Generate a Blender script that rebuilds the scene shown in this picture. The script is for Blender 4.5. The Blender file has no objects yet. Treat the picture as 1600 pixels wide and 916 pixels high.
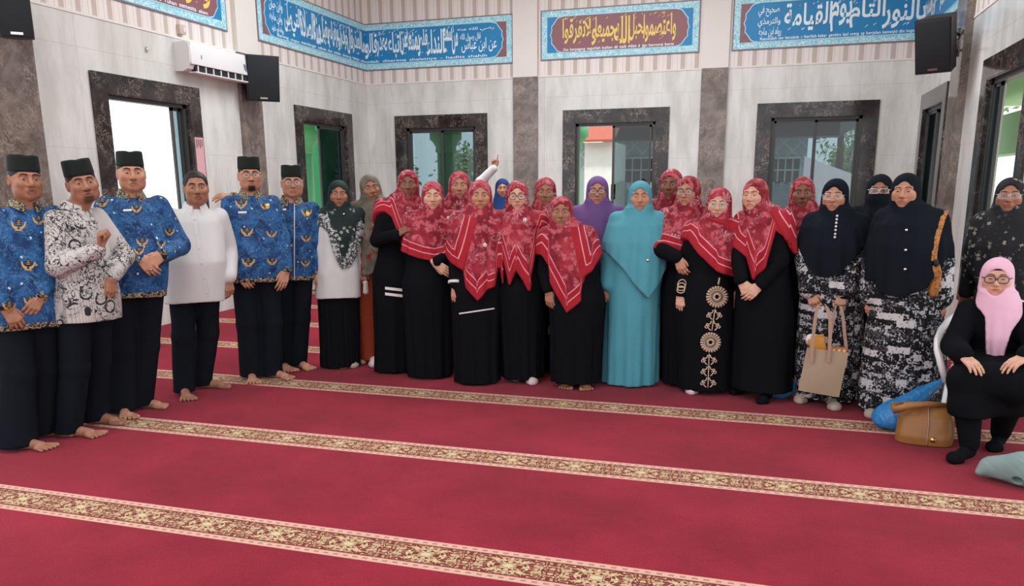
import bpy, bmesh, math, random
import numpy as np
from mathutils import Vector, Matrix
from mathutils.bvhtree import BVHTree
SC = bpy.context.scene
COL = SC.collection
# ------------------------------------------------------------------ camera
FPX, CX, CY = 1246.8, 800.0, 567.7          # focal length and optical centre measured for a 1600x916 frame
YAW, PITCH, ROLL, EYE = -0.30088, 0.21917, 0.00656, 1.5
def cam_axes():
    cy, sy, cp, sp = math.cos(YAW), math.sin(YAW), math.cos(PITCH), math.sin(PITCH)
    f = np.array([sy*cp, cy*cp, -sp]); r = np.array([cy, -sy, 0.0]); d = np.cross(f, r)
    return np.array([math.cos(ROLL)*r+math.sin(ROLL)*d, -math.sin(ROLL)*r+math.cos(ROLL)*d, f])
CM = cam_axes()
cam_d = bpy.data.cameras.new('camera'); cam = bpy.data.objects.new('camera', cam_d); COL.objects.link(cam)
cam_d.sensor_fit = 'HORIZONTAL'; cam_d.sensor_width = 36.0; cam_d.lens = FPX/1600*36
cam_d.shift_y = (CY-458)/1600; cam_d.clip_end = 300
mw = Matrix.Identity(4)
for i in range(3):
    mw[i][0] = CM[0][i]; mw[i][1] = -CM[1][i]; mw[i][2] = -CM[2][i]
mw[2][3] = EYE
cam.matrix_world = mw
SC.camera = cam
# ------------------------------------------------------------------ light
SC.view_settings.view_transform = 'Standard'; SC.view_settings.look = 'None'
SC.view_settings.gamma = 1.0; SC.view_settings.use_curve_mapping = False
SC.view_settings.exposure = -0.25
world = bpy.data.worlds.new('sky'); SC.world = world; world.use_nodes = True
wn = world.node_tree.nodes; bg = wn['Background']
bg.inputs[0].default_value = (0.93, 0.97, 1.0, 1); bg.inputs[1].default_value = 1.9
def area(name, loc, size, power, rot=(0, 0, 0), col=(1, 1, 1)):
    L = bpy.data.lights.new(name, 'AREA'); L.shape = 'RECTANGLE'; L.size, L.size_y = size
    L.energy = power; L.color = col
    o = bpy.data.objects.new(name, L); o.location = loc; o.rotation_euler = rot; COL.objects.link(o); return o
area('fill_light_front', (-2.8, 2.2, 5.1), (3.2, 2.2), 150, col=(.95, .98, 1))  # unseen area light added under the ceiling as soft fill
area('fill_light_rear', (-2.2, 8.6, 5.1), (5.0, 2.6), 370, col=(.94, .98, 1))  # added fill light, out of view, brightens the back wall
sun = bpy.data.lights.new('sun', 'SUN'); sun.energy = 3.2; sun.angle = .09; sun.color = (1, .97, .92)
so = bpy.data.objects.new('sun', sun); so.rotation_euler = (math.radians(24), 0, math.radians(-12)); COL.objects.link(so)
SC.cycles.use_denoising = True
SC.cycles.max_bounces = 6
# ------------------------------------------------------------------ measuring the photograph
def ray(x, y): return CM.T @ np.array([(x-CX)/FPX, (y-CY)/FPX, 1.0])
CAMP = np.array([0, 0, EYE])
def gnd(x, y, z=0.0):
    d = ray(x, y); return CAMP + d*((z-EYE)/d[2])
WX, WY, RX = -6.335, 12.47, 1.93             # left wall, back wall, right wall
def on_back(x, y, Y=WY): d = ray(x, y); return CAMP + d*(Y/d[1])
def on_left(x, y, X=WX): d = ray(x, y); return CAMP + d*(X/d[0])
# ------------------------------------------------------------------ object helpers
def link(o, parent=None):
    COL.objects.link(o)
    if parent is not None: o.parent = parent
    return o
def tag(o, label=None, cat=None, group=None, kind=None):
    if label: o['label'] = label
    if cat: o['category'] = cat
    if group: o['group'] = group
    if kind: o['kind'] = kind
    return o
def empty(name, loc=(0, 0, 0), rz=0.0):
    o = bpy.data.objects.new(name, None); o.location = loc; o.rotation_euler = (0, 0, rz); o.empty_display_size = .1
    return link(o)
def mesh_np(name, V, Q, mat, parent=None, smooth=True, attrs=None, mats=None, midx=None):
    V = np.asarray(V, np.float32); Q = np.asarray(Q, np.int32)
    me = bpy.data.meshes.new(name); n, k = Q.shape
    me.vertices.add(len(V)); me.vertices.foreach_set('co', V.ravel())
    me.loops.add(n*k); me.loops.foreach_set('vertex_index', Q.ravel())
    me.polygons.add(n); me.polygons.foreach_set('loop_start', np.arange(0, n*k, k, dtype=np.int32))
    for m in (mats or [mat]): me.materials.append(m)
    if midx is not None: me.polygons.foreach_set('material_index', np.asarray(midx, np.int32))
    me.update(calc_edges=True)
    me.polygons.foreach_set('use_smooth', np.full(n, smooth))
    for key, arr in (attrs or {}).items():
        arr = np.asarray(arr, np.float32)
        if arr.ndim == 2:
            a = me.color_attributes.new(key, 'FLOAT_COLOR', 'POINT'); a.data.foreach_set('color', arr.ravel())
        else:
            a = me.attributes.new(key, 'FLOAT', 'POINT'); a.data.foreach_set('value', arr)
    me.update()
    return link(bpy.data.objects.new(name, me), parent)
class MB:
    """collects shapes with a material slot each and links them as ONE mesh object"""
    def __init__(s): s.v = []; s.f = []; s.m = []; s.sm = []
    def add(s, V, F, mi=0, smooth=False):
        b = len(s.v); s.v += [tuple(map(float, p)) for p in V]
        for f in F: s.f.append([b+i for i in f]); s.m.append(mi); s.sm.append(smooth)
    def box(s, lo, hi, mi=0, M=None, bev=0.0):
        bm = bmesh.new(); bmesh.ops.create_cube(bm, size=1)
        sc = [hi[i]-lo[i] for i in range(3)]; ce = [(hi[i]+lo[i])/2 for i in range(3)]
        for v in bm.verts: v.co = Vector([v.co[i]*sc[i]+ce[i] for i in range(3)])
        if bev: bmesh.ops.bevel(bm, geom=list(bm.edges), offset=bev, segments=2, affect='EDGES', profile=.6)
        bm.verts.index_update()
        V = [(M @ v.co if M else v.co) for v in bm.verts]
        s.add(V, [[v.index for v in f.verts] for f in bm.faces], mi, bev > 0); bm.free()
    def tube(s, pts, r, n=8, mi=0, closed=False, caps=True):
        pts = [Vector(p) for p in pts]; m = len(pts); rs = r if hasattr(r, '__len__') else [r]*m
        V = []; up = None
        for i, p in enumerate(pts):
            a = pts[i-1] if (i > 0 or closed) else p; b = pts[(i+1) % m] if (i < m-1 or closed) else p
            t = (b-a).normalized()
            if up is None: up = t.orthogonal().normalized()
            up = (up - t*up.dot(t)); up = up.normalized() if up.length > 1e-6 else t.orthogonal().normalized()
            w = t.cross(up)
            for k in range(n):
                c = 2*math.pi*k/n; V.append(p + (up*math.cos(c)+w*math.sin(c))*rs[i])
        F = []
        for i in range(m if closed else m-1):
            j = (i+1) % m
            for k in range(n): F.append([i*n+k, i*n+(k+1) % n, j*n+(k+1) % n, j*n+k])
        if caps and not closed: F += [list(range(n))[::-1], [(m-1)*n+k for k in range(n)]]
        s.add(V, F, mi, True)
    def strip(s, A, B, mi=0, smooth=True):
        n = len(A); s.add(list(A)+list(B), [[i, i+1, n+i+1, n+i] for i in range(n-1)], mi, smooth)
    def lathe(s, prof, c=(0, 0, 0), n=24, mi=0):
        V = []
        for r, z in prof:
            for k in range(n):
                a = 2*math.pi*k/n; V.append((c[0]+r*math.cos(a), c[1]+r*math.sin(a), c[2]+z))
        m = len(prof); F = [[i*n+k, i*n+(k+1) % n, (i+1)*n+(k+1) % n, (i+1)*n+k] for i in range(m-1) for k in range(n)]
        F += [list(range(n))[::-1], [(m-1)*n+k for k in range(n)]]
        s.add(V, F, mi, True)
    def build(s, name, mats, parent=None, loc=None, rot=None):
        me = bpy.data.meshes.new(name); me.from_pydata(s.v, [], s.f)
        for m in (mats if isinstance(mats, (list, tuple)) else [mats]): me.materials.append(m)
        me.polygons.foreach_set('material_index', s.m); me.polygons.foreach_set('use_smooth', s.sm); me.update()
        o = link(bpy.data.objects.new(name, me), parent)
        if loc is not None: o.location = loc
        if rot is not None: o.rotation_euler = rot
        return o
# ------------------------------------------------------------------ blended solid shapes
def smin(a, b, k):
    if k <= 0: return np.minimum(a, b)
    h = np.clip(.5+.5*(b-a)/k, 0, 1); return b+(a-b)*h-k*h*(1-h)
def smax(a, b, k): return -smin(-a, -b, k)
def axis(lo, hi, fine, step, coarse):
    """grid positions from lo to hi: spacing `step` inside the fine intervals, `coarse` elsewhere"""
    out = [lo]
    while out[-1] < hi:
        p = out[-1]; near = any(a <= p <= b for a, b in fine)
        out.append(p+(step if near else coarse))
    return np.array(out, np.float32)
class Vol:
    def __init__(s, ax, ay, az):
        s.ax = (np.asarray(ax, np.float32), np.asarray(ay, np.float32), np.asarray(az, np.float32))
        s.F = np.full([len(a) for a in s.ax], .06, np.float32)
    def _sl(s, lo, hi, pad):
        sl = []
        for i in range(3):
            a = s.ax[i]; i0 = np.searchsorted(a, lo[i]-pad); i1 = np.searchsorted(a, hi[i]+pad)
            sl.append(slice(max(0, i0-1), min(len(a), i1+1)))
        return tuple(sl)
    def _xyz(s, sl):
        return s.ax[0][sl[0]][:, None, None], s.ax[1][sl[1]][None, :, None], s.ax[2][sl[2]][None, None, :]
    def add(s, fn, lo, hi, k=0.0):
        sl = s._sl(lo, hi, k+.012)
        if s.F[sl].size: s.F[sl] = smin(s.F[sl], np.minimum(fn(*s._xyz(sl)), .06).astype(np.float32), k)
    def sub(s, fn, lo, hi, k=0.0):
        sl = s._sl(lo, hi, k+.012)
        if s.F[sl].size: s.F[sl] = smax(s.F[sl], -fn(*s._xyz(sl)).astype(np.float32), k)
    def cut(s, fn):
        sl = (slice(None),)*3; s.F = np.maximum(s.F, np.broadcast_to(fn(*s._xyz(sl)), s.F.shape).astype(np.float32))
    def cone(s, a, ra, b, rb, k=0.0, sub=False):
        a = np.asarray(a, float); b = np.asarray(b, float); ba = b-a; L = max(ba@ba, 1e-9); r = max(ra, rb)
        def fn(X, Y, Z):
            x, y, z = X-a[0], Y-a[1], Z-a[2]
            h = np.clip((x*ba[0]+y*ba[1]+z*ba[2])/L, 0, 1)
            return np.sqrt((x-h*ba[0])**2+(y-h*ba[1])**2+(z-h*ba[2])**2)-(ra+(rb-ra)*h)
        (s.sub if sub else s.add)(fn, np.minimum(a, b)-r, np.maximum(a, b)+r, k)
    def ell(s, c, r, k=0.0, R=None, sub=False):
        c = np.asarray(c, float); r = np.asarray(r, float); m = r.max()
        def fn(X, Y, Z):
            x, y, z = X-c[0], Y-c[1], Z-c[2]
            if R is not None:
                x, y, z = (R[0, 0]*x+R[1, 0]*y+R[2, 0]*z, R[0, 1]*x+R[1, 1]*y+R[2, 1]*z, R[0, 2]*x+R[1, 2]*y+R[2, 2]*z)
            k0 = np.sqrt((x/r[0])**2+(y/r[1])**2+(z/r[2])**2)
            k1 = np.sqrt((x/r[0]**2)**2+(y/r[1]**2)**2+(z/r[2]**2)**2)+1e-6
            return k0*(k0-1)/k1
        (s.sub if sub else s.add)(fn, c-m, c+m, k)
    def profile(s, rows, k=0.0, n=2.0, fold=None, smooth=3):
        """rows of (z, centre x, centre y, half width, half depth, turn); fold(theta, z) multiplies the radius"""
        rows = np.array(sorted(rows), float); az = s.ax[2]
        def col(i):
            v = np.interp(az, rows[:, 0], rows[:, i])
            for _ in range(smooth):
                p = np.pad(v, 1, mode='edge'); v = (p[:-2]+2*p[1:-1]+p[2:])/4
            return v
        c = [col(i) for i in range(1, 6)]; z0, z1 = rows[0, 0], rows[-1, 0]; w = rows[:, 3:5].max()*1.15
        lo = (rows[:, 1].min()-w, rows[:, 2].min()-w, z0); hi = (rows[:, 1].max()+w, rows[:, 2].max()+w, z1)
        sl = s._sl(lo, hi, k+.012); X, Y, Z = s._xyz(sl)
        cx, cy, a, b, t = [v[sl[2]][None, None, :] for v in c]
        x = X-cx; y = Y-cy; ct, st = np.cos(t), np.sin(t); u = x*ct+y*st; v = -x*st+y*ct
        g = (np.abs(u/a)**n+np.abs(v/b)**n)**(1/n)
        if fold is not None: g = g/fold(np.arctan2(v/b, u/a), Z)
        d = (g-1)*np.minimum(a, b)
        d = np.maximum(d, np.maximum(Z-z1, z0-Z))
        s.F[sl] = smin(s.F[sl], np.minimum(d, .06).astype(np.float32), k)
    def mesh(s):
        F = s.F; ax = s.ax
        F[0] = F[-1] = .06; F[:, 0] = F[:, -1] = .06; F[:, :, 0] = F[:, :, -1] = .06
        ins = F < 0
        c8 = np.zeros([n-1 for n in F.shape], np.uint8)
        for i in (0, 1):
            for j in (0, 1):
                for k in (0, 1): c8 += ins[i:F.shape[0]-1+i, j:F.shape[1]-1+j, k:F.shape[2]-1+k]
        idx = np.argwhere((c8 > 0) & (c8 < 8)); I, J, K = idx.T
        vid = np.full(c8.shape, -1, np.int32); vid[I, J, K] = np.arange(len(idx))
        acc = np.zeros((len(idx), 3), np.float64); cnt = np.zeros(len(idx))
        E = []
        for a in range(3):
            o = [x for x in range(3) if x != a]
            for p in (0, 1):
                for q in (0, 1):
                    s0 = [0, 0, 0]; s0[o[0]] = p; s0[o[1]] = q; s1 = list(s0); s1[a] = 1; E.append((s0, s1))
        for s0, s1 in E:
            f0 = F[I+s0[0], J+s0[1], K+s0[2]]; f1 = F[I+s1[0], J+s1[1], K+s1[2]]
            m = (f0 < 0) != (f1 < 0); t = np.where(m, f0/np.where(m, f0-f1, 1), 0)
            for d, ix in enumerate((I, J, K)):
                p0 = ax[d][ix+s0[d]]; p1 = ax[d][ix+s1[d]]; acc[:, d] += np.where(m, p0+(p1-p0)*t, 0)
            cnt += m
        V = acc/cnt[:, None]; Q = []
        for a in range(3):
            b, c = (a+1) % 3, (a+2) % 3
            sl0 = [slice(1, -1)]*3; sl1 = [slice(1, -1)]*3; sl0[a] = slice(0, -1); sl1[a] = slice(1, None)
            A = ins[tuple(sl0)]; B = ins[tuple(sl1)]
            e = np.argwhere(A != B); off = np.array([1, 1, 1]); off[a] = 0; e = e+off
            def cell(db, dc):
                q = e.copy(); q[:, b] -= db; q[:, c] -= dc; return vid[q[:, 0], q[:, 1], q[:, 2]]
            quad = np.stack([cell(1, 1), cell(0, 1), cell(0, 0), cell(1, 0)], 1)
            flip = ~ins[e[:, 0], e[:, 1], e[:, 2]]
            quad[flip] = quad[flip][:, ::-1]; Q.append(quad)
        Q = np.concatenate(Q); return V, Q[(Q >= 0).all(1)]
def vnormals(V, Q):
    n = np.cross(V[Q[:, 2]]-V[Q[:, 0]], V[Q[:, 3]]-V[Q[:, 1]]); N = np.zeros_like(V)
    for k in range(4): np.add.at(N, Q[:, k], n)
    return N/(np.linalg.norm(N, axis=1, keepdims=True)+1e-12)
def wrinkle(V, Q, amp, freq, rng, aniso=(1, 1, .45)):
    """cloth creases: smooth sine noise along the normals"""
    N = vnormals(V, Q); d = np.zeros(len(V))
    for i in range(7):
        w = rng.normal(size=3)*np.array(aniso)*freq*(.6+.25*i); d += np.sin(V@w+rng.uniform(0, 6.28)+1.5*np.sin(V@(w[[1, 2, 0]]*.6)+i))/(1+.35*i)
    d /= 2.2; d = np.where(d > 0, d*.7, d)
    return V+N*(amp*d)[:, None]
def rotm(yaw=0, pitch=0, roll=0):
    a, b, c = [math.radians(v) for v in (yaw, pitch, roll)]
    Rz = np.array([[math.cos(a), -math.sin(a), 0], [math.sin(a), math.cos(a), 0], [0, 0, 1]])
    Rx = np.array([[1, 0, 0], [0, math.cos(b), -math.sin(b)], [0, math.sin(b), math.cos(b)]])
    Ry = np.array([[math.cos(c), 0, math.sin(c)], [0, 1, 0], [-math.sin(c), 0, math.cos(c)]])
    return Rz@Rx@Ry
def unit(v): v = np.asarray(v, float); return v/(np.linalg.norm(v)+1e-12)
# ------------------------------------------------------------------ materials
class G:
    """small node-graph writer"""
    def __init__(s, name, rough=.6, spec=.3, **kw):
        s.m = bpy.data.materials.new(name); s.m.use_nodes = True; s.t = s.m.node_tree; s.n = s.t.nodes
        s.p = s.n['Principled BSDF']; s.p.inputs['Roughness'].default_value = rough; s.p.inputs['Specular IOR Level'].default_value = spec
        for k, v in kw.items(): s.p.inputs[k.replace('_', ' ')].default_value = v
        s._obj = None
    def put(s, sock, v):
        if isinstance(v, bpy.types.NodeSocket): s.t.links.new(v, sock)
        elif v is not None:
            if sock.type == 'RGBA' and len(v) == 3: v = (*v, 1)
            sock.default_value = v
    def node(s, typ, ins=None, out=0, **props):
        nd = s.n.new(typ)
        for k, v in props.items(): setattr(nd, k, v)
        for k, v in (ins or {}).items(): s.put(nd.inputs[k], v)
        return nd.outputs[out]
    def obj(s):
        if s._obj is None: s._obj = s.node('ShaderNodeTexCoord', out='Object')
        return s._obj
    def pos(s): return s.node('ShaderNodeNewGeometry', out='Position')
    def m_(s, op, a, b=None, c=None):
        nd = s.n.new('ShaderNodeMath'); nd.operation = op
        for i, v in enumerate((a, b, c)):
            if v is not None: s.put(nd.inputs[i], v)
        return nd.outputs[0]
    def vm(s, op, a, b=None, out=0, scale=None):
        nd = s.n.new('ShaderNodeVectorMath'); nd.operation = op; s.put(nd.inputs[0], a)
        if b is not None: s.put(nd.inputs[1], b)
        if scale is not None: s.put(nd.inputs['Scale'], scale)
        return nd.outputs[out]
    def sep(s, v):
        nd = s.n.new('ShaderNodeSeparateXYZ'); s.put(nd.inputs[0], v); return nd.outputs
    def comb(s, x, y, z): return s.node('ShaderNodeCombineXYZ', {0: x, 1: y, 2: z})
    def noise(s, sc, vec=None, det=3, rough=.5, dist=0, out=0):
        return s.node('ShaderNodeTexNoise', {'Vector': vec or s.obj(), 'Scale': sc, 'Detail': det, 'Roughness': rough, 'Distortion': dist}, out)
    def vor(s, sc, vec=None, out='Distance', feature='F1', rand=1.0):
        return s.node('ShaderNodeTexVoronoi', {'Vector': vec or s.obj(), 'Scale': sc, 'Randomness': rand}, out, feature=feature)
    def mix(s, f, a, b, mode='MIX'):
        nd = s.n.new('ShaderNodeMix'); nd.data_type = 'RGBA'; nd.blend_type = mode
        s.put(nd.inputs[0], f); s.put(nd.inputs[6], a); s.put(nd.inputs[7], b); return nd.outputs[2]
    def step(s, v, lo, hi):
        nd = s.n.new('ShaderNodeMapRange'); nd.interpolation_type = 'SMOOTHSTEP'; nd.clamp = True
        s.put(nd.inputs[0], v); s.put(nd.inputs[1], lo); s.put(nd.inputs[2], hi); return nd.outputs[0]
    def band(s, v, c, w, e=.15):
        d = s.m_('ABSOLUTE', s.m_('SUBTRACT', v, c)); return s.m_('SUBTRACT', 1.0, s.step(d, w*(1-e), w*(1+e)))
    def attr(s, name, out='Fac'): return s.node('ShaderNodeAttribute', out=out, attribute_name=name)
    def bump(s, h, dist=.002, strength=.6):
        s.put(s.p.inputs['Normal'], s.node('ShaderNodeBump', {'Height': h, 'Distance': dist, 'Strength': strength}))
    def base(s, c): s.put(s.p.inputs['Base Color'], c); return s
def plain(name, col, rough=.6, spec=.3, vary=.12, sc=6, weave=0, **kw):
    g = G(name, rough, spec, **kw); n = g.noise(sc)
    lo = [c*(1-vary) for c in col]; hi = [min(1, c*(1+vary)) for c in col]
    g.base(g.mix(n, lo, hi))
    if weave: g.bump(g.noise(weave), .001, .4)
    return g.m
def srgb(r, g, b): return tuple(((c/255)/12.92 if c/255 <= .04045 else ((c/255+.055)/1.055)**2.4) for c in (r, g, b))
MT = {}
def cloth_black(name='black cloth', base=(.0045, .005, .0065)):
    g = G(name, .9, .06); n = g.noise(3); g.base(g.mix(n, base, [c*1.6 for c in base])); g.bump(g.noise(260), .0006, .4)
    return g.m
MT['black'] = cloth_black()
MT['navy'] = cloth_black('dark trouser cloth', (.007, .009, .013))
MT['blackhijab'] = cloth_black('black crepe', (.0065, .009, .013))
MT['peci'] = plain('black velvet', (.006, .011, .009), .75, .25, .2, 30)
MT['hair'] = plain('black hair', (.012, .010, .010), .55, .35, .3, 90)
MT['brow'] = plain('eyebrow hair', (.02, .014, .011), .7, .2, .3, 90)
MT['turq'] = plain('turquoise crepe', srgb(80, 150, 166), .75, .2, .06, 5, 300)
MT['purple'] = plain('purple chiffon', srgb(108, 80, 134), .75, .2, .15, 6, 300)
MT['bluehijab'] = plain('deep blue cloth', srgb(30, 62, 112), .8, .2, .1, 5, 300)
MT['pink'] = plain('pale pink cloth', srgb(226, 178, 200), .75, .2, .06, 7, 300)
MT['rust'] = plain('rust cloth', srgb(140, 58, 32), .8, .2, .12, 4, 300)
MT['white'] = plain('white shirt cloth', srgb(208, 208, 208), .8, .2, .03, 8, 260)
MT['maroon'] = plain('maroon cotton', srgb(92, 18, 28), .85, .15, .1, 8, 300)
MT['darkcap'] = plain('dark inner cap', (.012, .010, .012), .85, .15, .1, 8, 300)
MT['sockwhite'] = plain('white sock knit', srgb(215, 190, 195), .9, .1, .1, 60, 300)
MT['socktan'] = plain('beige sock knit', srgb(178, 160, 150), .9, .1, .1, 60, 300)
MT['gold'] = plain('gold metal', (.75, .5, .18), .3, .5, .1, 5, Metallic=1.0)
MT['silver'] = plain('silver metal', (.75, .75, .75), .25, .5, .05, 5, Metallic=1.0)
MT['glassframe'] = plain('dark spectacle frame', (.02, .012, .012), .3, .5)
MT['pearl'] = plain('white trim', srgb(225, 220, 220), .5, .4, .05)
MT['eye'] = None
def skin_mat():
    g = G('skin', .52, .35); c = g.attr('col', 'Color'); n = g.noise(38, det=4)
    g.base(g.mix(g.step(n, .35, .7), c, g.mix(1.0, c, (.86, .80, .78), 'MULTIPLY')))
    g.p.inputs['Subsurface Weight'].default_value = .08; g.p.inputs['Subsurface Radius'].default_value = (.02, .008, .005)
    g.bump(g.noise(240), .0006, .35); return g.m
MT['skin'] = skin_mat()
def eye_mat():
    g = G('eye', .4, .25); g.base(g.attr('col', 'Color')); return g.m
MT['eye'] = eye_mat()
def red_floral(name, seed, tone=1.0):
    g = G(name, .75, .2); o = g.obj(); sh = g.vm('ADD', o, (seed*1.37, seed*.71, seed*2.13))
    wob = g.vm('ADD', sh, g.vm('SCALE', g.noise(7, sh, out=1), scale=.03))
    base = g.mix(g.step(g.noise(6, sh, 5), .3, .7), [c*tone for c in srgb(118, 26, 40)], [c*tone for c in srgb(168, 54, 68)])
    base = g.mix(g.step(g.noise(22, sh, 4), .48, .62), base, srgb(190, 92, 102))
    for sc, rad, petals, col, mid in ((7.5, .058, 9, srgb(206, 142, 152), srgb(112, 24, 42)), (13, .030, 6, srgb(188, 106, 116), srgb(88, 18, 32))):
        p = g.vor(sc, wob, 'Position'); d = g.sep(g.vm('SUBTRACT', wob, p))
        ang = g.m_('ARCTAN2', d[2], d[0]); r = g.vm('LENGTH', g.vm('SUBTRACT', wob, p), out='Value')
        pet = g.m_('ABSOLUTE', g.m_('SINE', g.m_('MULTIPLY', ang, petals/2)))
        lim = g.m_('MULTIPLY', g.m_('ADD', .45, g.m_('MULTIPLY', pet, .55)), rad)
        f = g.m_('SUBTRACT', 1.0, g.step(r, g.m_('MULTIPLY', lim, .85), lim))
        streak = g.m_('MULTIPLY', pet, g.step(r, rad*.15, rad*.5))
        f = g.m_('MULTIPLY', f, g.step(g.noise(4.5, sh, 1), .40, .50))
        base = g.mix(g.m_('MULTIPLY', f, .8), base, g.mix(streak, mid, col))
    leaf = g.band(g.noise(17, wob, 2, dist=1.0), .5, .02)
    base = g.mix(g.m_('MULTIPLY', leaf, .45), base, srgb(84, 14, 30))
    h = g.attr('hem'); red = g.mix(g.noise(10, sh), srgb(150, 28, 42), srgb(170, 38, 52))
    base = g.mix(g.m_('SUBTRACT', 1.0, g.step(h, .098, .102)), base, red)
    ln = g.m_('MAXIMUM', g.band(h, .055, .0035), g.band(h, .099, .0035))
    base = g.mix(ln, base, srgb(226, 150, 160))
    g.base(base); g.bump(g.noise(260), .0006, .4); return g.m
REDS = [red_floral('red floral chiffon %d' % i, i*3.1+1, t) for i, t in enumerate((1.0, .9, 1.08, .85))]
def batik_blue():
    g = G('blue uniform batik', .7, .25); o = g.obj()
    w = g.vm('ADD', o, g.vm('SCALE', g.noise(9, out=1), scale=.05))
    c = g.mix(g.step(g.noise(14, w, 5), .35, .65), srgb(16, 48, 94), srgb(36, 88, 142))
    c = g.mix(g.m_('MULTIPLY', g.band(g.noise(24, w, 3, dist=1.2), .5, .022), .5), c, srgb(92, 138, 176))
    c = g.mix(g.m_('MULTIPLY', g.m_('SUBTRACT', 1.0, g.step(g.vor(26, w), .10, .22)), .55), c, srgb(20, 44, 84))
    d = g.vor(15, w); d2 = g.vor(15, g.vm('ADD', w, (.008, 0, .005)))
    cres = g.m_('MULTIPLY', g.m_('LESS_THAN', d, .12), g.m_('GREATER_THAN', d2, .12))
    c = g.mix(cres, c, srgb(188, 212, 226))
    h = g.attr('hem'); wob = g.m_('ADD', h, g.m_('MULTIPLY', g.m_('SUBTRACT', g.noise(18, o, 2), .5), .03))
    bandc = g.mix(g.band(g.noise(30, w, 2, dist=1.5), .5, .05), srgb(30, 34, 44), srgb(166, 148, 116))
    c = g.mix(g.m_('LESS_THAN', wob, .045), c, bandc)
    g.base(c); g.bump(g.noise(300), .0005, .4); return g.m
MT['batik'] = batik_blue()
def collar_batik():
    g = G('collar batik', .7, .25); w = g.vm('ADD', g.obj(), g.vm('SCALE', g.noise(20, out=1), scale=.03))
    g.base(g.mix(g.band(g.noise(38, w, 2, dist=1.5), .5, .06), srgb(34, 40, 52), srgb(160, 146, 116))); return g.m
MT['collar_batik'] = collar_batik()
def batik_white():
    g = G('white and black batik', .7, .25); o = g.obj(); x, y, z = g.sep(o)[0:3]
    w = g.vm('ADD', o, g.vm('SCALE', g.noise(10, out=1), scale=.05))
    c = g.mix(g.noise(5), srgb(180, 176, 173), srgb(198, 194, 191))
    strip = g.m_('MULTIPLY', g.m_('LESS_THAN', g.m_('FRACT', g.m_('MULTIPLY', g.m_('ADD', x, g.m_('MULTIPLY', y, .8)), 62)), .28), g.m_('LESS_THAN', z, 1.06))
    c = g.mix(g.m_('MULTIPLY', strip, .45), c, srgb(112, 110, 112))
    mask = g.step(g.noise(3.6, o, 2), .37, .45)
    s = g.m_('MULTIPLY', g.m_('MAXIMUM', g.band(g.noise(15, w, 2, dist=2.0), .5, .026), g.m_('MULTIPLY', g.band(g.noise(28, w, 2, dist=1.5), .5, .03), g.step(g.noise(5, o, 1), .5, .56))), mask)
    c = g.mix(s, c, srgb(34, 34, 40))
    ring = g.m_('MULTIPLY', g.band(g.vor(9, w), .30, .05), g.step(g.noise(3, g.vm('ADD', o, (4, 2, 1)), 1), .5, .56))
    c = g.mix(ring, c, srgb(40, 40, 46)); g.base(c); return g.m
MT['batik_white'] = batik_white()
def bw_blocks():
    g = G('black and white block print', .75, .2); o = g.obj(); x, y, z = g.sep(o)[0:3]
    u = g.m_('ADD', x, g.m_('MULTIPLY', y, .7)); fine = g.noise(80, o, 2)
    def cells(su, sz, off):
        ci = g.m_('FLOOR', g.m_('ADD', g.m_('MULTIPLY', z, sz), off)); ui = g.m_('FLOOR', g.m_('ADD', g.m_('MULTIPLY', u, su), g.m_('MULTIPLY', ci, .37)))
        return g.node('ShaderNodeTexWhiteNoise', {'Vector': g.comb(ui, ci, off)}, 0)
    jag = g.m_('MULTIPLY', g.m_('SUBTRACT', g.noise(60, o, 1), .5), .02); u = g.m_('ADD', u, jag); z = g.m_('ADD', z, jag)
    c1 = cells(17, 24, .3); c2 = cells(34, 40, 5.1)
    bright = g.m_('GREATER_THAN', c1, .88)
    speck = g.m_('GREATER_THAN', g.m_('ADD', g.m_('MULTIPLY', c2, .35), fine), .80)
    grey = g.m_('GREATER_THAN', g.m_('ADD', g.m_('MULTIPLY', c1, .25), fine), .68)
    c = g.mix(grey, srgb(16, 16, 20), srgb(84, 84, 90)); c = g.mix(speck, c, srgb(176, 176, 180)); c = g.mix(g.m_('MULTIPLY', bright, g.step(fine, .34, .40)), c, srgb(196, 194, 196))
    g.base(c); return g.m
MT['bw'] = bw_blocks()
def olive_floral():
    g = G('olive floral chiffon', .75, .2); o = g.obj(); n = g.noise(7, o, 4)
    c = g.mix(g.step(n, .35, .65), srgb(92, 88, 78), srgb(132, 124, 108))
    z = g.sep(o)[2]; f = g.m_('MULTIPLY', g.step(g.noise(7.5, g.vm('ADD', o, (3, 1, 7)), 3), .54, .62), g.m_('LESS_THAN', z, 1.22))
    c = g.mix(f, c, srgb(120, 48, 48)); g.base(c); g.bump(g.noise(260), .0006, .4); return g.m
MT['olive'] = olive_floral()
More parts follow.
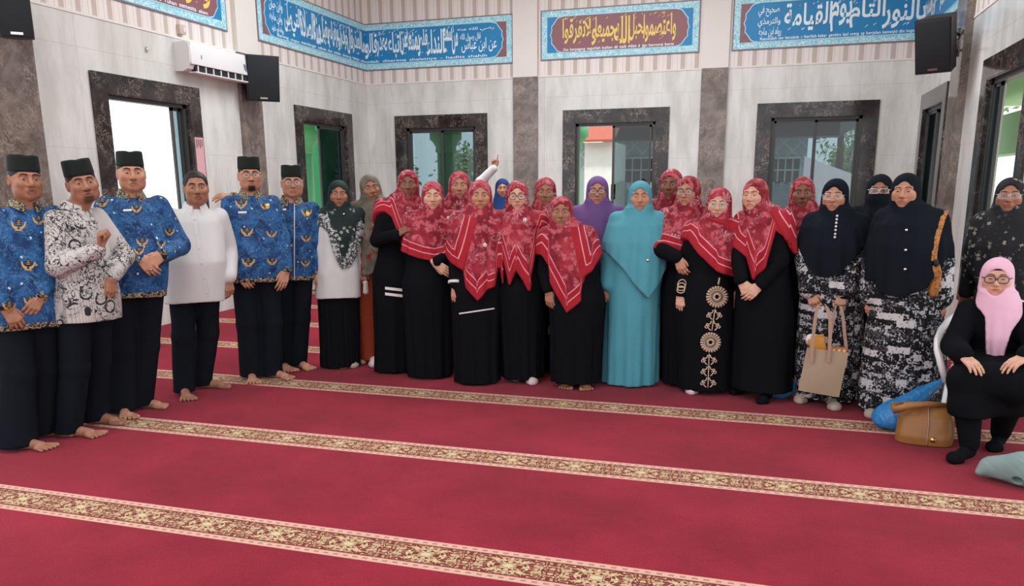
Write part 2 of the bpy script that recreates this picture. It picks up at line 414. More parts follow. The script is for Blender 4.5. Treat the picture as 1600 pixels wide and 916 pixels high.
def dark_floral(name, base, fl, lowonly=None, sc=22):
    g = G(name, .75, .2); o = g.obj(); w = g.vm('ADD', o, g.vm('SCALE', g.noise(14, out=1), scale=.03))
    p = g.vor(sc, w, 'Position'); dv = g.vm('SUBTRACT', w, p); d = g.sep(dv); r = g.vm('LENGTH', dv, out='Value')
    pet = g.m_('ABSOLUTE', g.m_('SINE', g.m_('MULTIPLY', g.m_('ARCTAN2', d[2], d[0]), 2.5))); rad = .36/sc
    f = g.m_('LESS_THAN', r, g.m_('MULTIPLY', g.m_('ADD', .5, g.m_('MULTIPLY', pet, .5)), rad)); f = g.m_('MULTIPLY', f, g.m_('GREATER_THAN', r, rad*.25))
    f = g.m_('MULTIPLY', f, g.step(g.noise(7, o, 1), .42, .52))
    if lowonly is not None:
        h = g.attr('hem'); f = g.m_('MULTIPLY', f, g.m_('LESS_THAN', h, lowonly))
        tip = g.m_('LESS_THAN', g.m_('ADD', h, g.m_('MULTIPLY', g.noise(14, o, 3), .12)), .16)
    c = g.mix(g.noise(6), base, [v*1.7 for v in base]); c = g.mix(f, c, fl)
    if lowonly is not None: c = g.mix(tip, c, g.mix(g.band(g.noise(30, w, 2), .5, .06), srgb(178, 178, 180), srgb(60, 66, 66)))
    g.base(c); return g.m
MT['greenfloral'] = dark_floral('dark green floral voile', srgb(26, 38, 38), srgb(176, 182, 176), .34)
MT['darkfloral'] = dark_floral('black floral voile', (.011, .012, .014), srgb(150, 146, 138), None, 26)
def leaf_brown():
    g = G('tan batik leather', .6, .35); o = g.obj()
    g.base(g.mix(g.band(g.noise(40, o, 2, dist=1), .5, .04), srgb(190, 128, 66), srgb(120, 72, 34))); return g.m
MT['tanbatik'] = leaf_brown()
# setting
def marble_wall():
    g = G('cream marble tile', .16, .5); p = g.pos(); x, y, z = g.sep(p)[0:3]
    st = g.vm('MULTIPLY', p, (1.6, 1.6, .45)); w = g.vm('ADD', st, g.vm('SCALE', g.noise(2, p, out=1), scale=.15))
    c = g.mix(g.step(g.noise(2.2, w, 6, .6), .35, .7), srgb(222, 224, 221), srgb(196, 197, 192))
    c = g.mix(g.m_('MULTIPLY', g.step(g.noise(3.5, g.vm('ADD', st, (5, 2, 1)), 5, .65), .55, .75), .3), c, srgb(186, 180, 174))
    u = g.m_('ADD', x, y)
    def joint(v, per, off): return g.m_('LESS_THAN', g.m_('ABSOLUTE', g.m_('SUBTRACT', g.m_('FRACT', g.m_('DIVIDE', g.m_('ADD', v, off), per)), .5)), .0022/per)
    j = g.m_('MAXIMUM', joint(u, .9, .3), joint(z, .94, .47)); c = g.mix(g.m_('MULTIPLY', j, .45), c, srgb(150, 145, 140))
    g.base(c); return g.m
MT['marble'] = marble_wall()
def emperador(name, dark, light, amt=1.0):
    g = G(name, .12, .5); p = g.pos(); w = g.vm('ADD', p, g.vm('SCALE', g.noise(3, p, 4, out=1), scale=.35))
    c = g.mix(g.step(g.noise(5, w, 7, .65), .3, .7), dark, light)
    v = g.m_('MAXIMUM', g.band(g.noise(6.5, w, 5, .65), .5, .012), g.band(g.noise(11, g.vm('ADD', w, (3, 1, 5)), 4, .7), .47, .010))
    v = g.m_('MULTIPLY', v, g.step(g.noise(4, p, 2), .42, .58)); c = g.mix(g.m_('MULTIPLY', v, .75*amt), c, srgb(176, 160, 146))
    sp = g.m_('LESS_THAN', g.vor(26, w), .11); c = g.mix(g.m_('MULTIPLY', sp, .6*amt), c, srgb(150, 136, 124))
    g.base(c); return g.m
MT['pillar'] = emperador('grey brown marble', srgb(92, 80, 74), srgb(136, 124, 116), .8)
MT['surround'] = emperador('dark brown marble', srgb(32, 27, 27), srgb(58, 50, 49), .6)
def wallpaper():
    g = G('striped wallpaper', .6, .2); p = g.pos(); x, y, z = g.sep(p)[0:3]; u = g.m_('ADD', x, g.m_('MULTIPLY', y, 1.0))
    f = g.m_('FRACT', g.m_('DIVIDE', u, .20)); c = g.mix(g.noise(3, p), srgb(226, 220, 216), srgb(234, 229, 225))
    c = g.mix(g.band(f, .16, .16, .08), c, srgb(194, 184, 177)); c = g.mix(g.m_('MULTIPLY', g.band(f, .42, .03), .8), c, srgb(212, 202, 194))
    c = g.mix(g.m_('MULTIPLY', g.band(f, .78, .02), .8), c, srgb(206, 196, 192)); c = g.mix(g.m_('MULTIPLY', g.band(f, .30, .02), .6), c, srgb(206, 180, 174))
    g.base(c); return g.m
MT['wallpaper'] = wallpaper()
MT['plainpaper'] = plain('plain pale wallpaper', srgb(226, 222, 217), .6, .2, .03, 3)
ROWP = 1.221
def carpet():
    g = G('red prayer carpet', .95, .08); p = g.pos(); x, y, z = g.sep(p)[0:3]
    n = g.noise(1.3, p, 5, .6); c = g.mix(g.step(n, .3, .7), srgb(132, 20, 40), srgb(158, 32, 54))
    c = g.mix(g.step(g.noise(160, p, 2), .4, .65), c, g.mix(1.0, c, (.72, .66, .7), 'MULTIPLY'))
    c = g.mix(g.m_('MULTIPLY', g.step(g.noise(5, g.vm('MULTIPLY', p, (1, 3, 1)), 4, .65), .58, .72), .35), c, srgb(112, 14, 32))
    k = g.m_('MULTIPLY', g.m_('FRACT', g.m_('DIVIDE', g.m_('SUBTRACT', y, 5.272-ROWP/2), ROWP)), ROWP)   # metres inside one row
    t = g.m_('SUBTRACT', k, ROWP/2)                                                                        # 0 in the middle of the stripe
    a = g.m_('ABSOLUTE', t); ins = g.m_('LESS_THAN', a, .124)
    cream = srgb(220, 176, 156); field = srgb(122, 44, 42); pale = srgb(204, 182, 140)
    w = g.vm('ADD', p, g.vm('SCALE', g.noise(11, p, out=1), scale=.045))
    per = g.m_('SUBTRACT', g.m_('MULTIPLY', g.m_('FRACT', g.m_('DIVIDE', x, .36)), .36), .18)
    sym = g.comb(g.m_('ABSOLUTE', per), g.m_('ADD', g.m_('ABSOLUTE', t), 3.0), 0)
    sc = g.band(g.noise(26, sym, 2, dist=1.3), .5, .038); sc2 = g.m_('LESS_THAN', g.vor(44, sym), .22)
    med = g.m_('LESS_THAN', g.m_('ADD', g.m_('POWER', g.m_('DIVIDE', per, .085), 2.0), g.m_('POWER', g.m_('DIVIDE', t, .062), 2.0)), g.m_('ADD', .75, g.m_('MULTIPLY', .5, g.noise(40, sym, 1))))
    f = g.mix(g.m_('MAXIMUM', sc, g.m_('MULTIPLY', sc2, .7)), field, pale)
    f = g.mix(g.m_('MULTIPLY', med, g.m_('SUBTRACT', 1.0, g.step(g.vor(40, sym), .34, .44))), f, srgb(214, 200, 156))
    edge = g.m_('GREATER_THAN', a, .081); dash = g.m_('MULTIPLY', g.band(a, .103, .006), g.m_('LESS_THAN', g.m_('FRACT', g.m_('MULTIPLY', x, 22)), .5))
    f = g.mix(edge, f, g.mix(g.m_('MULTIPLY', dash, .7), cream, srgb(150, 90, 80))); f = g.mix(g.band(a, .080, .004), f, srgb(120, 50, 44))
    f = g.mix(g.step(g.noise(150, p, 1), .45, .7), f, g.mix(1.0, f, (.85, .82, .82), 'MULTIPLY'))
    g.base(g.mix(ins, c, f)); g.bump(g.m_('ADD', g.noise(220, p, 2), g.m_('MULTIPLY', g.noise(12, p, 3), .6)), .006, .7)
    g.p.inputs['Sheen Weight'].default_value = .12; g.p.inputs['Sheen Roughness'].default_value = .45; g.p.inputs['Sheen Tint'].default_value = (1, .75, .8, 1); return g.m
MT['carpet'] = carpet()
def glass(name, tint, refl):
    m = bpy.data.materials.new(name); m.use_nodes = True; t = m.node_tree; n = t.nodes; n.remove(n['Principled BSDF'])
    tr = n.new('ShaderNodeBsdfTransparent'); tr.inputs[0].default_value = (*tint, 1); gl = n.new('ShaderNodeBsdfGlossy'); gl.inputs['Roughness'].default_value = .02
    mx = n.new('ShaderNodeMixShader'); mx.inputs[0].default_value = refl; t.links.new(tr.outputs[0], mx.inputs[1]); t.links.new(gl.outputs[0], mx.inputs[2]); t.links.new(mx.outputs[0], n['Material Output'].inputs[0]); return m
MT['tint'] = glass('grey tinted glass', (.46, .54, .56), .05)
MT['clear'] = glass('clear spectacle lens', (.92, .93, .94), .06)
MT['alu'] = plain('dark aluminium', (.05, .055, .055), .35, .5, .1)
MT['paleframe'] = plain('pale aluminium', srgb(190, 200, 198), .35, .5, .05)
MT['plastic'] = plain('white plastic', srgb(232, 234, 236), .35, .45, .02)
MT['spk'] = plain('black speaker grille', (.014, .018, .022), .6, .3, .3, 200)
MT['spkbody'] = plain('black cabinet', (.02, .022, .025), .5, .35, .1)
MT['dark'] = plain('dark slot', (.02, .02, .024), .6, .3)
# ------------------------------------------------------------------ the setting
BZ, TOPZ = 3.13, 5.2
def structure(o): o['kind'] = 'structure'; return o
m = MB(); m.box((-6.6, -3.5, -.12), (2.2, WY+.2, 0)); structure(m.build('floor', MT['carpet']))
m = MB(); m.box((-6.6, -2.0, TOPZ), (2.2, WY+.25, TOPZ+.15)); structure(m.build('ceiling', MT['plainpaper']))
SILL = .55; WTOP = 2.43; SUR = .19; TH = .15
def wall(name, P, span, holes):
    """P maps (along, depth outward, z) to the room; holes are (from, to) along the wall"""
    mb = MB()
    def bx(a0, a1, z0, z1, mi):
        if a1-a0 < 1e-4: return
        p, q = P(a0, 0, z0), P(a1, TH, z1); mb.box([min(p[i], q[i]) for i in range(3)], [max(p[i], q[i]) for i in range(3)], mi)
    e = [span[0]]
    for h in sorted(holes): e += list(h)
    e.append(span[1])
    for i in range(0, len(e), 2): bx(e[i], e[i+1], 0, WTOP, 0)
    for a, b in holes: bx(a, b, 0, SILL, 0)
    bx(span[0], span[1], WTOP, BZ, 0); bx(span[0], span[1], BZ, TOPZ, 1)
    o = mb.build(name, [MT['marble'], MT['wallpaper']]); structure(o)
    mb = MB(); p, q = P(span[0], -.008, BZ-.012), P(span[1], .01, BZ+.012)
    mb.box([min(p[i], q[i]) for i in range(3)], [max(p[i], q[i]) for i in range(3)]); structure(mb.build('trim_%d' % wall.n, MT['plainpaper'])); wall.n += 1
wall.n = 1
PB = lambda a, d, z: (a, WY+d, z)
PL = lambda a, d, z: (WX-d, a, z)
PR = lambda a, d, z: (RX+d, a, z)
HB = [(-5.66, -4.44), (-2.83, -1.59), (.03, 1.26)]; HL = [(6.79, 8.01), (10.41, 11.68)]; HR = [(7.49, 8.73), (10.70, 11.92)]
wall('wall_back', PB, (WX-TH, RX+TH), HB); wall('wall_left', PL, (4.9, WY), HL); wall('wall_right', PR, (6.1, WY), HR)
def window(n, P, a0, a1, panes, open_to=None):
    """marble surround, aluminium frame and the sliding panes (from, to, depth) as shares of the opening"""
    root = empty('window_%d' % n); structure(root)
    mb = MB()
    def bx(mb, b0, b1, d0, d1, z0, z1):
        p, q = P(b0, d0, z0), P(b1, d1, z1); mb.box([min(p[i], q[i]) for i in range(3)], [max(p[i], q[i]) for i in range(3)])
    for b0, b1, z0, z1 in ((a0-SUR, a1+SUR, WTOP, WTOP+SUR), (a0-SUR, a0, SILL, WTOP), (a1, a1+SUR, SILL, WTOP), (a0-SUR, a1+SUR, SILL-SUR, SILL)):
        bx(mb, b0, b1, -.025, .005, z0, z1)
    for b0, b1, z0, z1 in ((a0, a1, WTOP-.012, WTOP), (a0, a0+.012, SILL, WTOP), (a1-.012, a1, SILL, WTOP), (a0, a1, SILL, SILL+.012)):
        bx(mb, b0, b1, -.02, TH-.02, z0, z1)
    mb.build('surround', MT['surround'], root)
    mb = MB(); e = .012; f = .04
    for b0, b1, z0, z1 in ((a0+e, a1-e, WTOP-e-f, WTOP-e), (a0+e, a0+e+f, SILL+e, WTOP-e), (a1-e-f, a1-e, SILL+e, WTOP-e), (a0+e, a1-e, SILL+e, SILL+e+f)): bx(mb, b0, b1, .03, .11, z0, z1)
    mb.build('frame', MT['alu'], root)
    for s0, s1, dp in panes:
        b0, b1 = a0+.05+(a1-a0-.1)*s0, a0+.05+(a1-a0-.1)*s1; g = .035
        mb = MB()
        for c0, c1, z0, z1 in ((b0, b1, WTOP-.05-g, WTOP-.05), (b0, b0+g, SILL+.05, WTOP-.05), (b1-g, b1, SILL+.05, WTOP-.05), (b0, b1, SILL+.05, SILL+.05+g)): bx(mb, c0, c1, dp-.012, dp+.012, z0, z1)
        sash = mb.build('sash', MT['alu'], root)
        mb = MB(); bx(mb, b0+.02, b1-.02, dp-.003, dp+.003, SILL+.06, WTOP-.06); mb.build('pane', MT['tint'], sash)
window(1, PL, *HL[0], [(.86, 1.0, .085)])
window(2, PL, *HL[1], [(.40, 1.0, .055), (.46, 1.0, .085)])
window(3, PB, *HB[0], [(0, .52, .055), (.48, 1.0, .085)])
window(4, PB, *HB[1], [(.46, .98, .055)])
window(5, PB, *HB[2], [(0, .52, .055), (.48, 1.0, .085)])
window(6, PR, *HR[1], [(.5, 1, .055), (.55, 1.0, .085)])
window(7, PR, *HR[0], [(.80, 1, .055)])
n_tr = 10
for P, b0, b1, d in ((PB, -3.81, -3.42, .05), (PB, -.96, -.59, .05), (PL, 5.40, 5.93, .07), (PL, 8.97, 9.40, .05), (PR, 9.62, 10.08, .08)):
    mb = MB()
    for z0, z1, mi in ((0, BZ, 0), (BZ, TOPZ, 1 if P is not PR else 0)):
        p, q = P(b0, -d, z0), P(b1, .01, z1); mb.box([min(p[i], q[i]) for i in range(3)], [max(p[i], q[i]) for i in range(3)], mi)
    structure(mb.build('trim_%d' % n_tr, [MT['pillar'], MT['plainpaper']])); n_tr += 1
# ------------------------------------------------------------------ writing
AR = {'ا': 'ﺍﺎﺍﺎ', 'أ': 'ﺃﺄﺃﺄ', 'إ': 'ﺇﺈﺇﺈ', 'ب': 'ﺏﺐﺑﺒ', 'ت': 'ﺕﺖﺗﺘ', 'ث': 'ﺙﺚﺛﺜ', 'ج': 'ﺝﺞﺟﺠ', 'ح': 'ﺡﺢﺣﺤ', 'خ': 'ﺥﺦﺧﺨ', 'د': 'ﺩﺪﺩﺪ', 'ذ': 'ﺫﺬﺫﺬ', 'ر': 'ﺭﺮﺭﺮ', 'ز': 'ﺯﺰﺯﺰ',
      'س': 'ﺱﺲﺳﺴ', 'ش': 'ﺵﺶﺷﺸ', 'ص': 'ﺹﺺﺻﺼ', 'ض': 'ﺽﺾﺿﻀ', 'ط': 'ﻁﻂﻃﻄ', 'ظ': 'ﻅﻆﻇﻈ', 'ع': 'ﻉﻊﻋﻌ', 'غ': 'ﻍﻎﻏﻐ', 'ف': 'ﻑﻒﻓﻔ', 'ق': 'ﻕﻖﻗﻘ', 'ك': 'ﻙﻚﻛﻜ', 'ل': 'ﻝﻞﻟﻠ', 'م': 'ﻡﻢﻣﻤ',
      'ن': 'ﻥﻦﻧﻨ', 'ه': 'ﻩﻪﻫﻬ', 'ة': 'ﺓﺔﺓﺔ', 'و': 'ﻭﻮﻭﻮ', 'ي': 'ﻱﻲﻳﻴ', 'ى': 'ﻯﻰﻯﻰ', 'ء': 'ﺀﺀﺀﺀ'}
NOJOIN = set('اأإدذرزوةىء')
def shape(t):
    out = []; t = t.replace('لا', 'ﻻ')
    for i, ch in enumerate(t):
        prv = t[i-1] if i else ' '; nxt = t[i+1] if i+1 < len(t) else ' '
        jp = prv in AR and prv not in NOJOIN; jn = (nxt in AR and nxt != 'ء') or nxt == 'ﻻ'
        if ch == 'ﻻ': out.append('ﻼ' if jp else 'ﻻ'); continue
        if ch not in AR: out.append(ch); continue
        can = ch not in NOJOIN
        if ch == 'ء': jp = False
        out.append(AR[ch][(3 if jp and jn and can else 1 if jp else 2 if jn and can else 0)])
    return ''.join(reversed(out))
def text_mesh(body, bold=0.0):
    cu = bpy.data.curves.new('writing', 'FONT'); cu.body = body; cu.size = 1; cu.resolution_u = 3; cu.offset = bold; cu.extrude = .004
    o = bpy.data.objects.new('writing', cu); COL.objects.link(o)
    dg = bpy.context.evaluated_depsgraph_get(); me = bpy.data.meshes.new_from_object(o.evaluated_get(dg))
    V = np.array([v.co[:] for v in me.vertices]) if len(me.vertices) else np.zeros((0, 3)); F = [list(p.vertices) for p in me.polygons]
    bpy.data.objects.remove(o); bpy.data.curves.remove(cu); bpy.data.meshes.remove(me)
    par = list(range(len(V)))                       # letters that touch lie on slightly different levels
    def find(i):
        while par[i] != i: par[i] = par[par[i]]; i = par[i]
        return i
    for f in F:
        for k in f[1:]: par[find(k)] = find(f[0])
    ids = {}
    for i in range(len(V)): V[i, 2] += .003*(ids.setdefault(find(i), len(ids)) % 4)
    return V, F
class Panel:
    """a flat plate frame of reference: u to the right, v up, w out of the wall"""
    def __init__(s, o, u, w): s.o, s.u, s.w = np.array(o, float), np.array(u, float), np.array(w, float); s.v = np.array([0, 0, 1.0])
    def __call__(s, a, b, c=0): return s.o+s.u*a+s.v*b+s.w*c
    def plate(s, mb, poly, c0, c1, mi=0):
        n = len(poly); mb.add([s(a, b, c0) for a, b in poly]+[s(a, b, c1) for a, b in poly], [list(range(n)), [n+i for i in range(n)][::-1]]+[[i, (i+1) % n, n+(i+1) % n, n+i] for i in range(n)], mi)
    def write(s, mb, body, a0, a1, b0, b1, c, bold=0.0, fit=True):
        V, F = text_mesh(body, bold)
        if not len(V): return
        lo, hi = V.min(0), V.max(0); sx = (a1-a0)/(hi[0]-lo[0]); sy = (b1-b0)/(hi[1]-lo[1])
        if not fit: sx = sy = min(sx, sy)
        mb.add([s(a0+(p[0]-lo[0])*sx, b0+(p[1]-lo[1])*sy, c+(p[2]-lo[2])*.15) for p in V], F)
def scallop(a_end, sgn, b0, b1, n=40):
    """a cusped cartouche end from bottom to top; sgn +1 for a right end"""
    out = []; h = (b1-b0)/2; c = (b0+b1)/2
    for i in range(n+1):
        v = -1+2*i/n; q = abs(v)
        ins = h*(.78*(1-math.sqrt(max(0, 1-q**2.2)))) + h*.07*abs(math.sin(q*math.pi*2.2))
        out.append((a_end-sgn*ins, c+v*h))
    return out
def scroll_mat():
    g = G('pale cyan scroll print', .45, .3); p = g.pos(); w = g.vm('ADD', p, g.vm('SCALE', g.noise(16, p, out=1), scale=.04))
    s = g.m_('MAXIMUM', g.band(g.noise(24, w, 2, dist=1.4), .5, .05), g.m_('LESS_THAN', g.vor(26, w), .16))
    g.base(g.mix(s, srgb(128, 204, 222), srgb(214, 240, 244))); return g.m
MT['scroll'] = scroll_mat()
MT['bblue'] = plain('banner blue', srgb(40, 134, 190), .4, .3, .10, 2); MT['bmar'] = plain('banner maroon', srgb(140, 96, 104), .4, .3, .06, 3)
MT['bedge'] = plain('banner edge', srgb(130, 118, 132), .4, .3, .05); MT['bout'] = plain('cartouche outline', srgb(176, 228, 248), .4, .3, .03)
MT['bwrite'] = plain('white lettering', srgb(232, 248, 252), .4, .3, .02); MT['byel'] = plain('yellow lettering', srgb(238, 210, 110), .4, .3, .06)
def banner(label, legs, field, corner, ink, outline):
    """legs: (panel, width, height, left end?, right end?, arabic words, caption, asides)"""
    root = empty('banner', legs[0][0](0, 0)); tag(root, label, 'banner', 'calligraphy banners along the upper walls')
    inv = np.array(root.location)
    def bld(mb, nm, mt):
        o = mb.build(nm, mt, root); o.location = (0, 0, 0); o.matrix_parent_inverse = Matrix.Translation(-Vector(inv)); return o
    rng = random.Random(len(label))
    bo, ed, co, ca, ol, tx = MB(), MB(), MB(), MB(), MB(), MB(); wds = []
    for P, W, Hh, le, re, words, cap, asides in legs:
        ed_l = .018 if le else 0; ed_r = .018 if re else 0
        P.plate(ed, [(0, 0), (W, 0), (W, Hh), (0, Hh)], .002, .014)
        P.plate(bo, [(ed_l, .018), (W-ed_r, .018), (W-ed_r, Hh-.018), (ed_l, Hh-.018)], .004, .017)
        bw = .095; il = bw+.01 if le else 0; ir = bw+.01 if re else 0
        P.plate(co, [(il, bw+.01), (W-ir, bw+.01), (W-ir, Hh-bw-.01), (il, Hh-bw-.01)], .006, .020)
        for mb, gr, c1 in ((ol, .014, .023), (ca, 0.0, .026)):
            b0, b1 = bw+.012-gr, Hh-bw-.012+gr; ins = .055
            L = scallop(il+ins-gr, -1, b0, b1) if le else [(0, b0), (0, b1)]
            R = scallop(W-ir-ins+gr, 1, b0, b1) if re else [(W, b0), (W, b1)]
            P.plate(mb, R+L[::-1], .008, c1)
        if words:
            a0, a1 = words[0]; k = len(words[1]); tot = sum(len(w) for w in words[1])+.0; a = a1; b0, b1 = bw+.085, Hh-bw-.045
            for i, wd in enumerate(words[1]):           # right to left
                w = (a1-a0)*len(wd)/tot; dz = (.035 if i % 2 else -.012); hh = (b1-b0)
                wm = MB(); P.write(wm, shape(wd), a-w*1.05, a+w*.01, b0+max(dz, 0), b1+min(dz, 0), .0262+.0022*(i % 2), .020); wds.append(('calligraphy_word', wm, MT[ink])); a -= w
            for i in range(int((a1-a0)*22)):            # vowel signs above and below
                aa = a0+rng.random()*(a1-a0); bb = rng.choice([b1-.02, b1-.07, b0+.03, b1-.04])+rng.random()*.03; l = .02+.02*rng.random()
                P.plate(tx, [(aa, bb), (aa+.006, bb-.003), (aa+.006+l, bb+l*.7), (aa+l, bb+l*.7+.004)], .026, .0275)
        if cap:
            cws = cap[2].split(' '); tot = sum(len(w) for w in cws)+len(cws)-1; a = cap[0]; u = (cap[1]-cap[0])/tot
            for cw in cws:
                up = any(ch in 'bdfhklt&' or ch.isupper() for ch in cw); dn = any(ch in 'gjpqy' for ch in cw)
                wm = MB(); lo_, hi_ = (bw+.036, bw+.042) if cw == '-' else (bw+.026, bw+.05) if cw == ':' else (bw+.024-(.012 if dn else 0), bw+(.064 if up else .052)); P.write(wm, cw, a, a+u*len(cw), lo_, hi_, .0262, .012); wds.append(('caption_word', wm, MT['bwrite'])); a += u*(len(cw)+1)
        for a0, a1, b0, b1, t in asides:
            wm = MB(); wds.append(('calligraphy_word', wm, MT['bwrite'])); P.write(wm, shape(t), a0, a1, bw+b0*(Hh-2*bw), bw+b1*(Hh-2*bw), .0262, .01)
    bld(ed, 'edge', MT['bedge']); bld(bo, 'border', MT['scroll']); bld(co, 'corner_field', MT[corner]); bld(ol, 'cartouche_outline', MT[outline]); bld(ca, 'cartouche', MT[field])
    if tx.v: bld(tx, 'vowel_mark', MT[ink])
    for nm, wm, mt in wds:
        if wm.v: bld(wm, nm, mt)
LB = lambda y, z: Panel((WX, y, z), (0, 1, 0), (1, 0, 0))
BB = lambda x, z: Panel((x, WY, z), (1, 0, 0), (0, -1, 0))
RB = lambda y, z: Panel((RX, y, z), (0, -1, 0), (-1, 0, 0))
banner('maroon and blue banner on the left wall above the white air conditioner', [(LB(6.22, 3.34), 2.62, .72, True, True, ((.35, 2.3), ['وقوموا', 'لله', 'قانتين']), (.5, 2.25, 'dan tunduklah kalian kpd Tuhan semesta alam'), [])], 'bmar', 'bblue', 'byel', 'bout')
banner('long blue banner folded around the left corner of the back wall', [
    (LB(9.47, 3.34), WY-9.47, .72, True, False, ((.62, 3.0), ['وما', 'العذر', 'قال', 'خوف', 'أو', 'مرض', 'لم', 'يقبل', 'منه', 'الصلاة', 'التي', 'صلى']), (.42, 3.0, 'Barang siapa mendengar adzan dan tidak datang tanpa udzur'), [(.27, .58, .62, .92, 'وابن حبان'), (.27, .56, .34, .6, 'وابن ماجه'), (.30, .58, .12, .34, 'رواه أبو داود')]),
    (BB(WX, 3.34), 2.52, .72, False, True, ((0, 1.62), ['من', 'سمع', 'النداء', 'فلم', 'يمنعه', 'من', 'اتباعه', 'عذر', 'قالوا']), (0, 2.1, 'tidak diterima shalatnya - hadits shahih'), [(1.68, 2.26, .18, .58, 'عن ابن عباس'), (1.66, 2.0, .5, .72, 'قال رسول الله'), (1.62, 2.22, .76, .88, 'رضي الله عنه')])], 'bblue', 'bmar', 'bwrite', 'bout')
banner('maroon banner with yellow calligraphy between the two pillars of the back wall', [(BB(-3.375, 3.355), 2.365, .715, True, True, ((.36, 2.02), ['واعتصموا', 'بحبل', 'الله', 'جميعا', 'ولا', 'تفرقوا']), (.36, 2.0, 'Dan berpegang teguhlah kalian di tali Allah & Jgn bercerai berai'), [])], 'bmar', 'bblue', 'byel', 'bout')
banner('blue banner running into the right corner behind the hanging loudspeaker', [
    (BB(-.56, 3.35), RX+.56, .72, True, False, ((.72, 2.47), ['بالنور', 'التام', 'يوم', 'القيامة']), (.38, 2.46, 'Rasulullah saw bersabda : berilah kabar gembira kpd orang yg berjalan kemesjid dlm kegelapan'), [(.34, .62, .62, .9, 'صحيح في'), (.34, .64, .36, .6, 'والترمذي'), (.36, .66, .12, .36, 'رواه ابن ماجه')]),
    (RB(WY, 3.35), 2.3, .72, False, True, ((.05, 1.9), ['بشر', 'المشائين', 'في', 'الظلم', 'إلى', 'المساجد']), None, [])], 'bblue', 'bmar', 'bwrite', 'bout')
# ------------------------------------------------------------------ things on the walls
root = empty('air_conditioner', (WX, 8.45, 2.92)); tag(root, 'white split air conditioner on the left wall above the first window', 'air conditioner')
y0, y1 = -.60, .60; mb = MB()
prof = [(0, .155), (.15, .155), (.195, .135), (.205, .10), (.205, -.06), (.17, -.13), (.11, -.155), (0, -.155)]
mb.add([(a, y0, b) for a, b in prof]+[(a, y1, b) for a, b in prof], [list(range(8)), list(range(8, 16))[::-1]]+[[i, 8+i, 8+(i+1) % 8, (i+1) % 8] for i in range(8)]); mb.build('housing', MT['plastic'], root)
mb = MB(); mb.box((.198, y0+.012, -.085), (.216, y1-.012, .145), bev=.006); fp = mb.build('front_panel', MT['plastic'], root)
mb = MB(); mb.add([(.150, y0+.09, -.152), (.206, y0+.09, -.088), (.206, y1-.03, -.088), (.150, y1-.03, -.152)], [[0, 1, 2, 3]]); mb.box((.145, y0+.09, -.152), (.2, y1-.03, -.09)); mb.build('air_slot', MT['dark'], root)
mb = MB()
for i in range(8):
    yy = y0+.12+i*.135; mb.box((.15, yy, -.155), (.212, yy+.012, -.092))
mb.box((.125, y0+.08, -.168), (.215, y1-.02, -.156)); mb.build('louver', MT['plastic'], root)
mb = MB(); Pn = Panel((.2165, .36, -.045), (0, 1, 0), (1, 0, 0)); Pn.plate(mb, [(0, .08), (.03, .085), (.05, .07), (.07, .085), (.1, .08), (.085, .02), (.05, -.005), (.015, .02)], 0, .0015)
Pn.plate(mb, [(-.78, .03), (-.765, .03), (-.765, .075), (-.78, .075)], 0, .0015); mb.build('energy_sticker', plain('grey blue sticker', srgb(110, 128, 142), .4), fp)
root = empty('junction_box', (WX, 7.98, 3.22)); tag(root, 'small beige box on the striped wallpaper left of the air conditioner', 'box')
mb = MB(); mb.box((0, -.05, -.05), (.05, .05, .05), bev=.008); bxo = mb.build('box_body', plain('beige plastic', srgb(196, 180, 170), .5), root)
mb = MB(); mb.box((.05, .0, -.025), (.056, .035, .03), bev=.002); mb.build('cover_plate', MT['pearl'], root)
mb = MB(); mb.tube([(0, 0, .02), (.018, 0, .02), (.02, 0, 0), (.02, 0, -.02)], .006); mb.box((-.002, -.02, -.03), (.004, .02, .03)); o = mb.build('wall_hook', MT['silver'], loc=(WX, 7.42, 2.93)); tag(o, 'small metal hook on cream marble left of the air conditioner', 'hook')
def speaker(label, loc, size, yaw, tilt, wall_pt):
    root = empty('loudspeaker', loc); tag(root, label, 'loudspeaker', 'black loudspeakers on the walls')
    R = Matrix.Rotation(math.radians(yaw), 4, 'Z') @ Matrix.Rotation(math.radians(tilt), 4, 'X'); w, d, h = size
    mb = MB(); bm = [(-w/2, -d/2), (w/2, -d/2), (w*.36, d/2), (-w*.36, d/2)]
    mb.add([R @ Vector((a, b, -h/2)) for a, b in bm]+[R @ Vector((a, b, h/2)) for a, b in bm], [[0, 3, 2, 1], [4, 5, 6, 7]]+[[i, (i+1) % 4, 4+(i+1) % 4, 4+i] for i in range(4)]); mb.build('cabinet', MT['spkbody'], root)
    mb = MB(); mb.box((-w/2+.012, -d/2-.012, -h/2+.012), (w/2-.012, -d/2+.004, h/2-.012), M=R, bev=.006); gr = mb.build('grille', MT['spk'], root)
    mb = MB(); mb.box((-.045, -d/2-.014, -h/2+.03), (.045, -d/2-.011, -h/2+.05), M=R); mb.build('badge', MT['silver'], gr)
    mb = MB(); a = R @ Vector((0, d/2, .1)); b = R @ Vector((0, d/2, -.1)); q = Vector(wall_pt)-Vector(loc)
    mb.tube([a, q+Vector((0, 0, .08))], .014); mb.tube([b, q-Vector((0, 0, .08))], .014); mb.tube([q-Vector((0, 0, .14)), q+Vector((0, 0, .14))], .022); mb.build('bracket', MT['alu'], root)
    return root
p = on_left(407, 122, WX+.24); speaker('black loudspeaker beside the air conditioner on the left wall', p, (.40, .26, .54), 48, 9, (WX+.05, p[1]-.02, p[2]))
p = on_left(24, 24, WX+.26); r0 = speaker('black loudspeaker on the pillar at the far left edge', p, (.25, .2, .37), 44, 6, (WX+.07, p[1], p[2]))
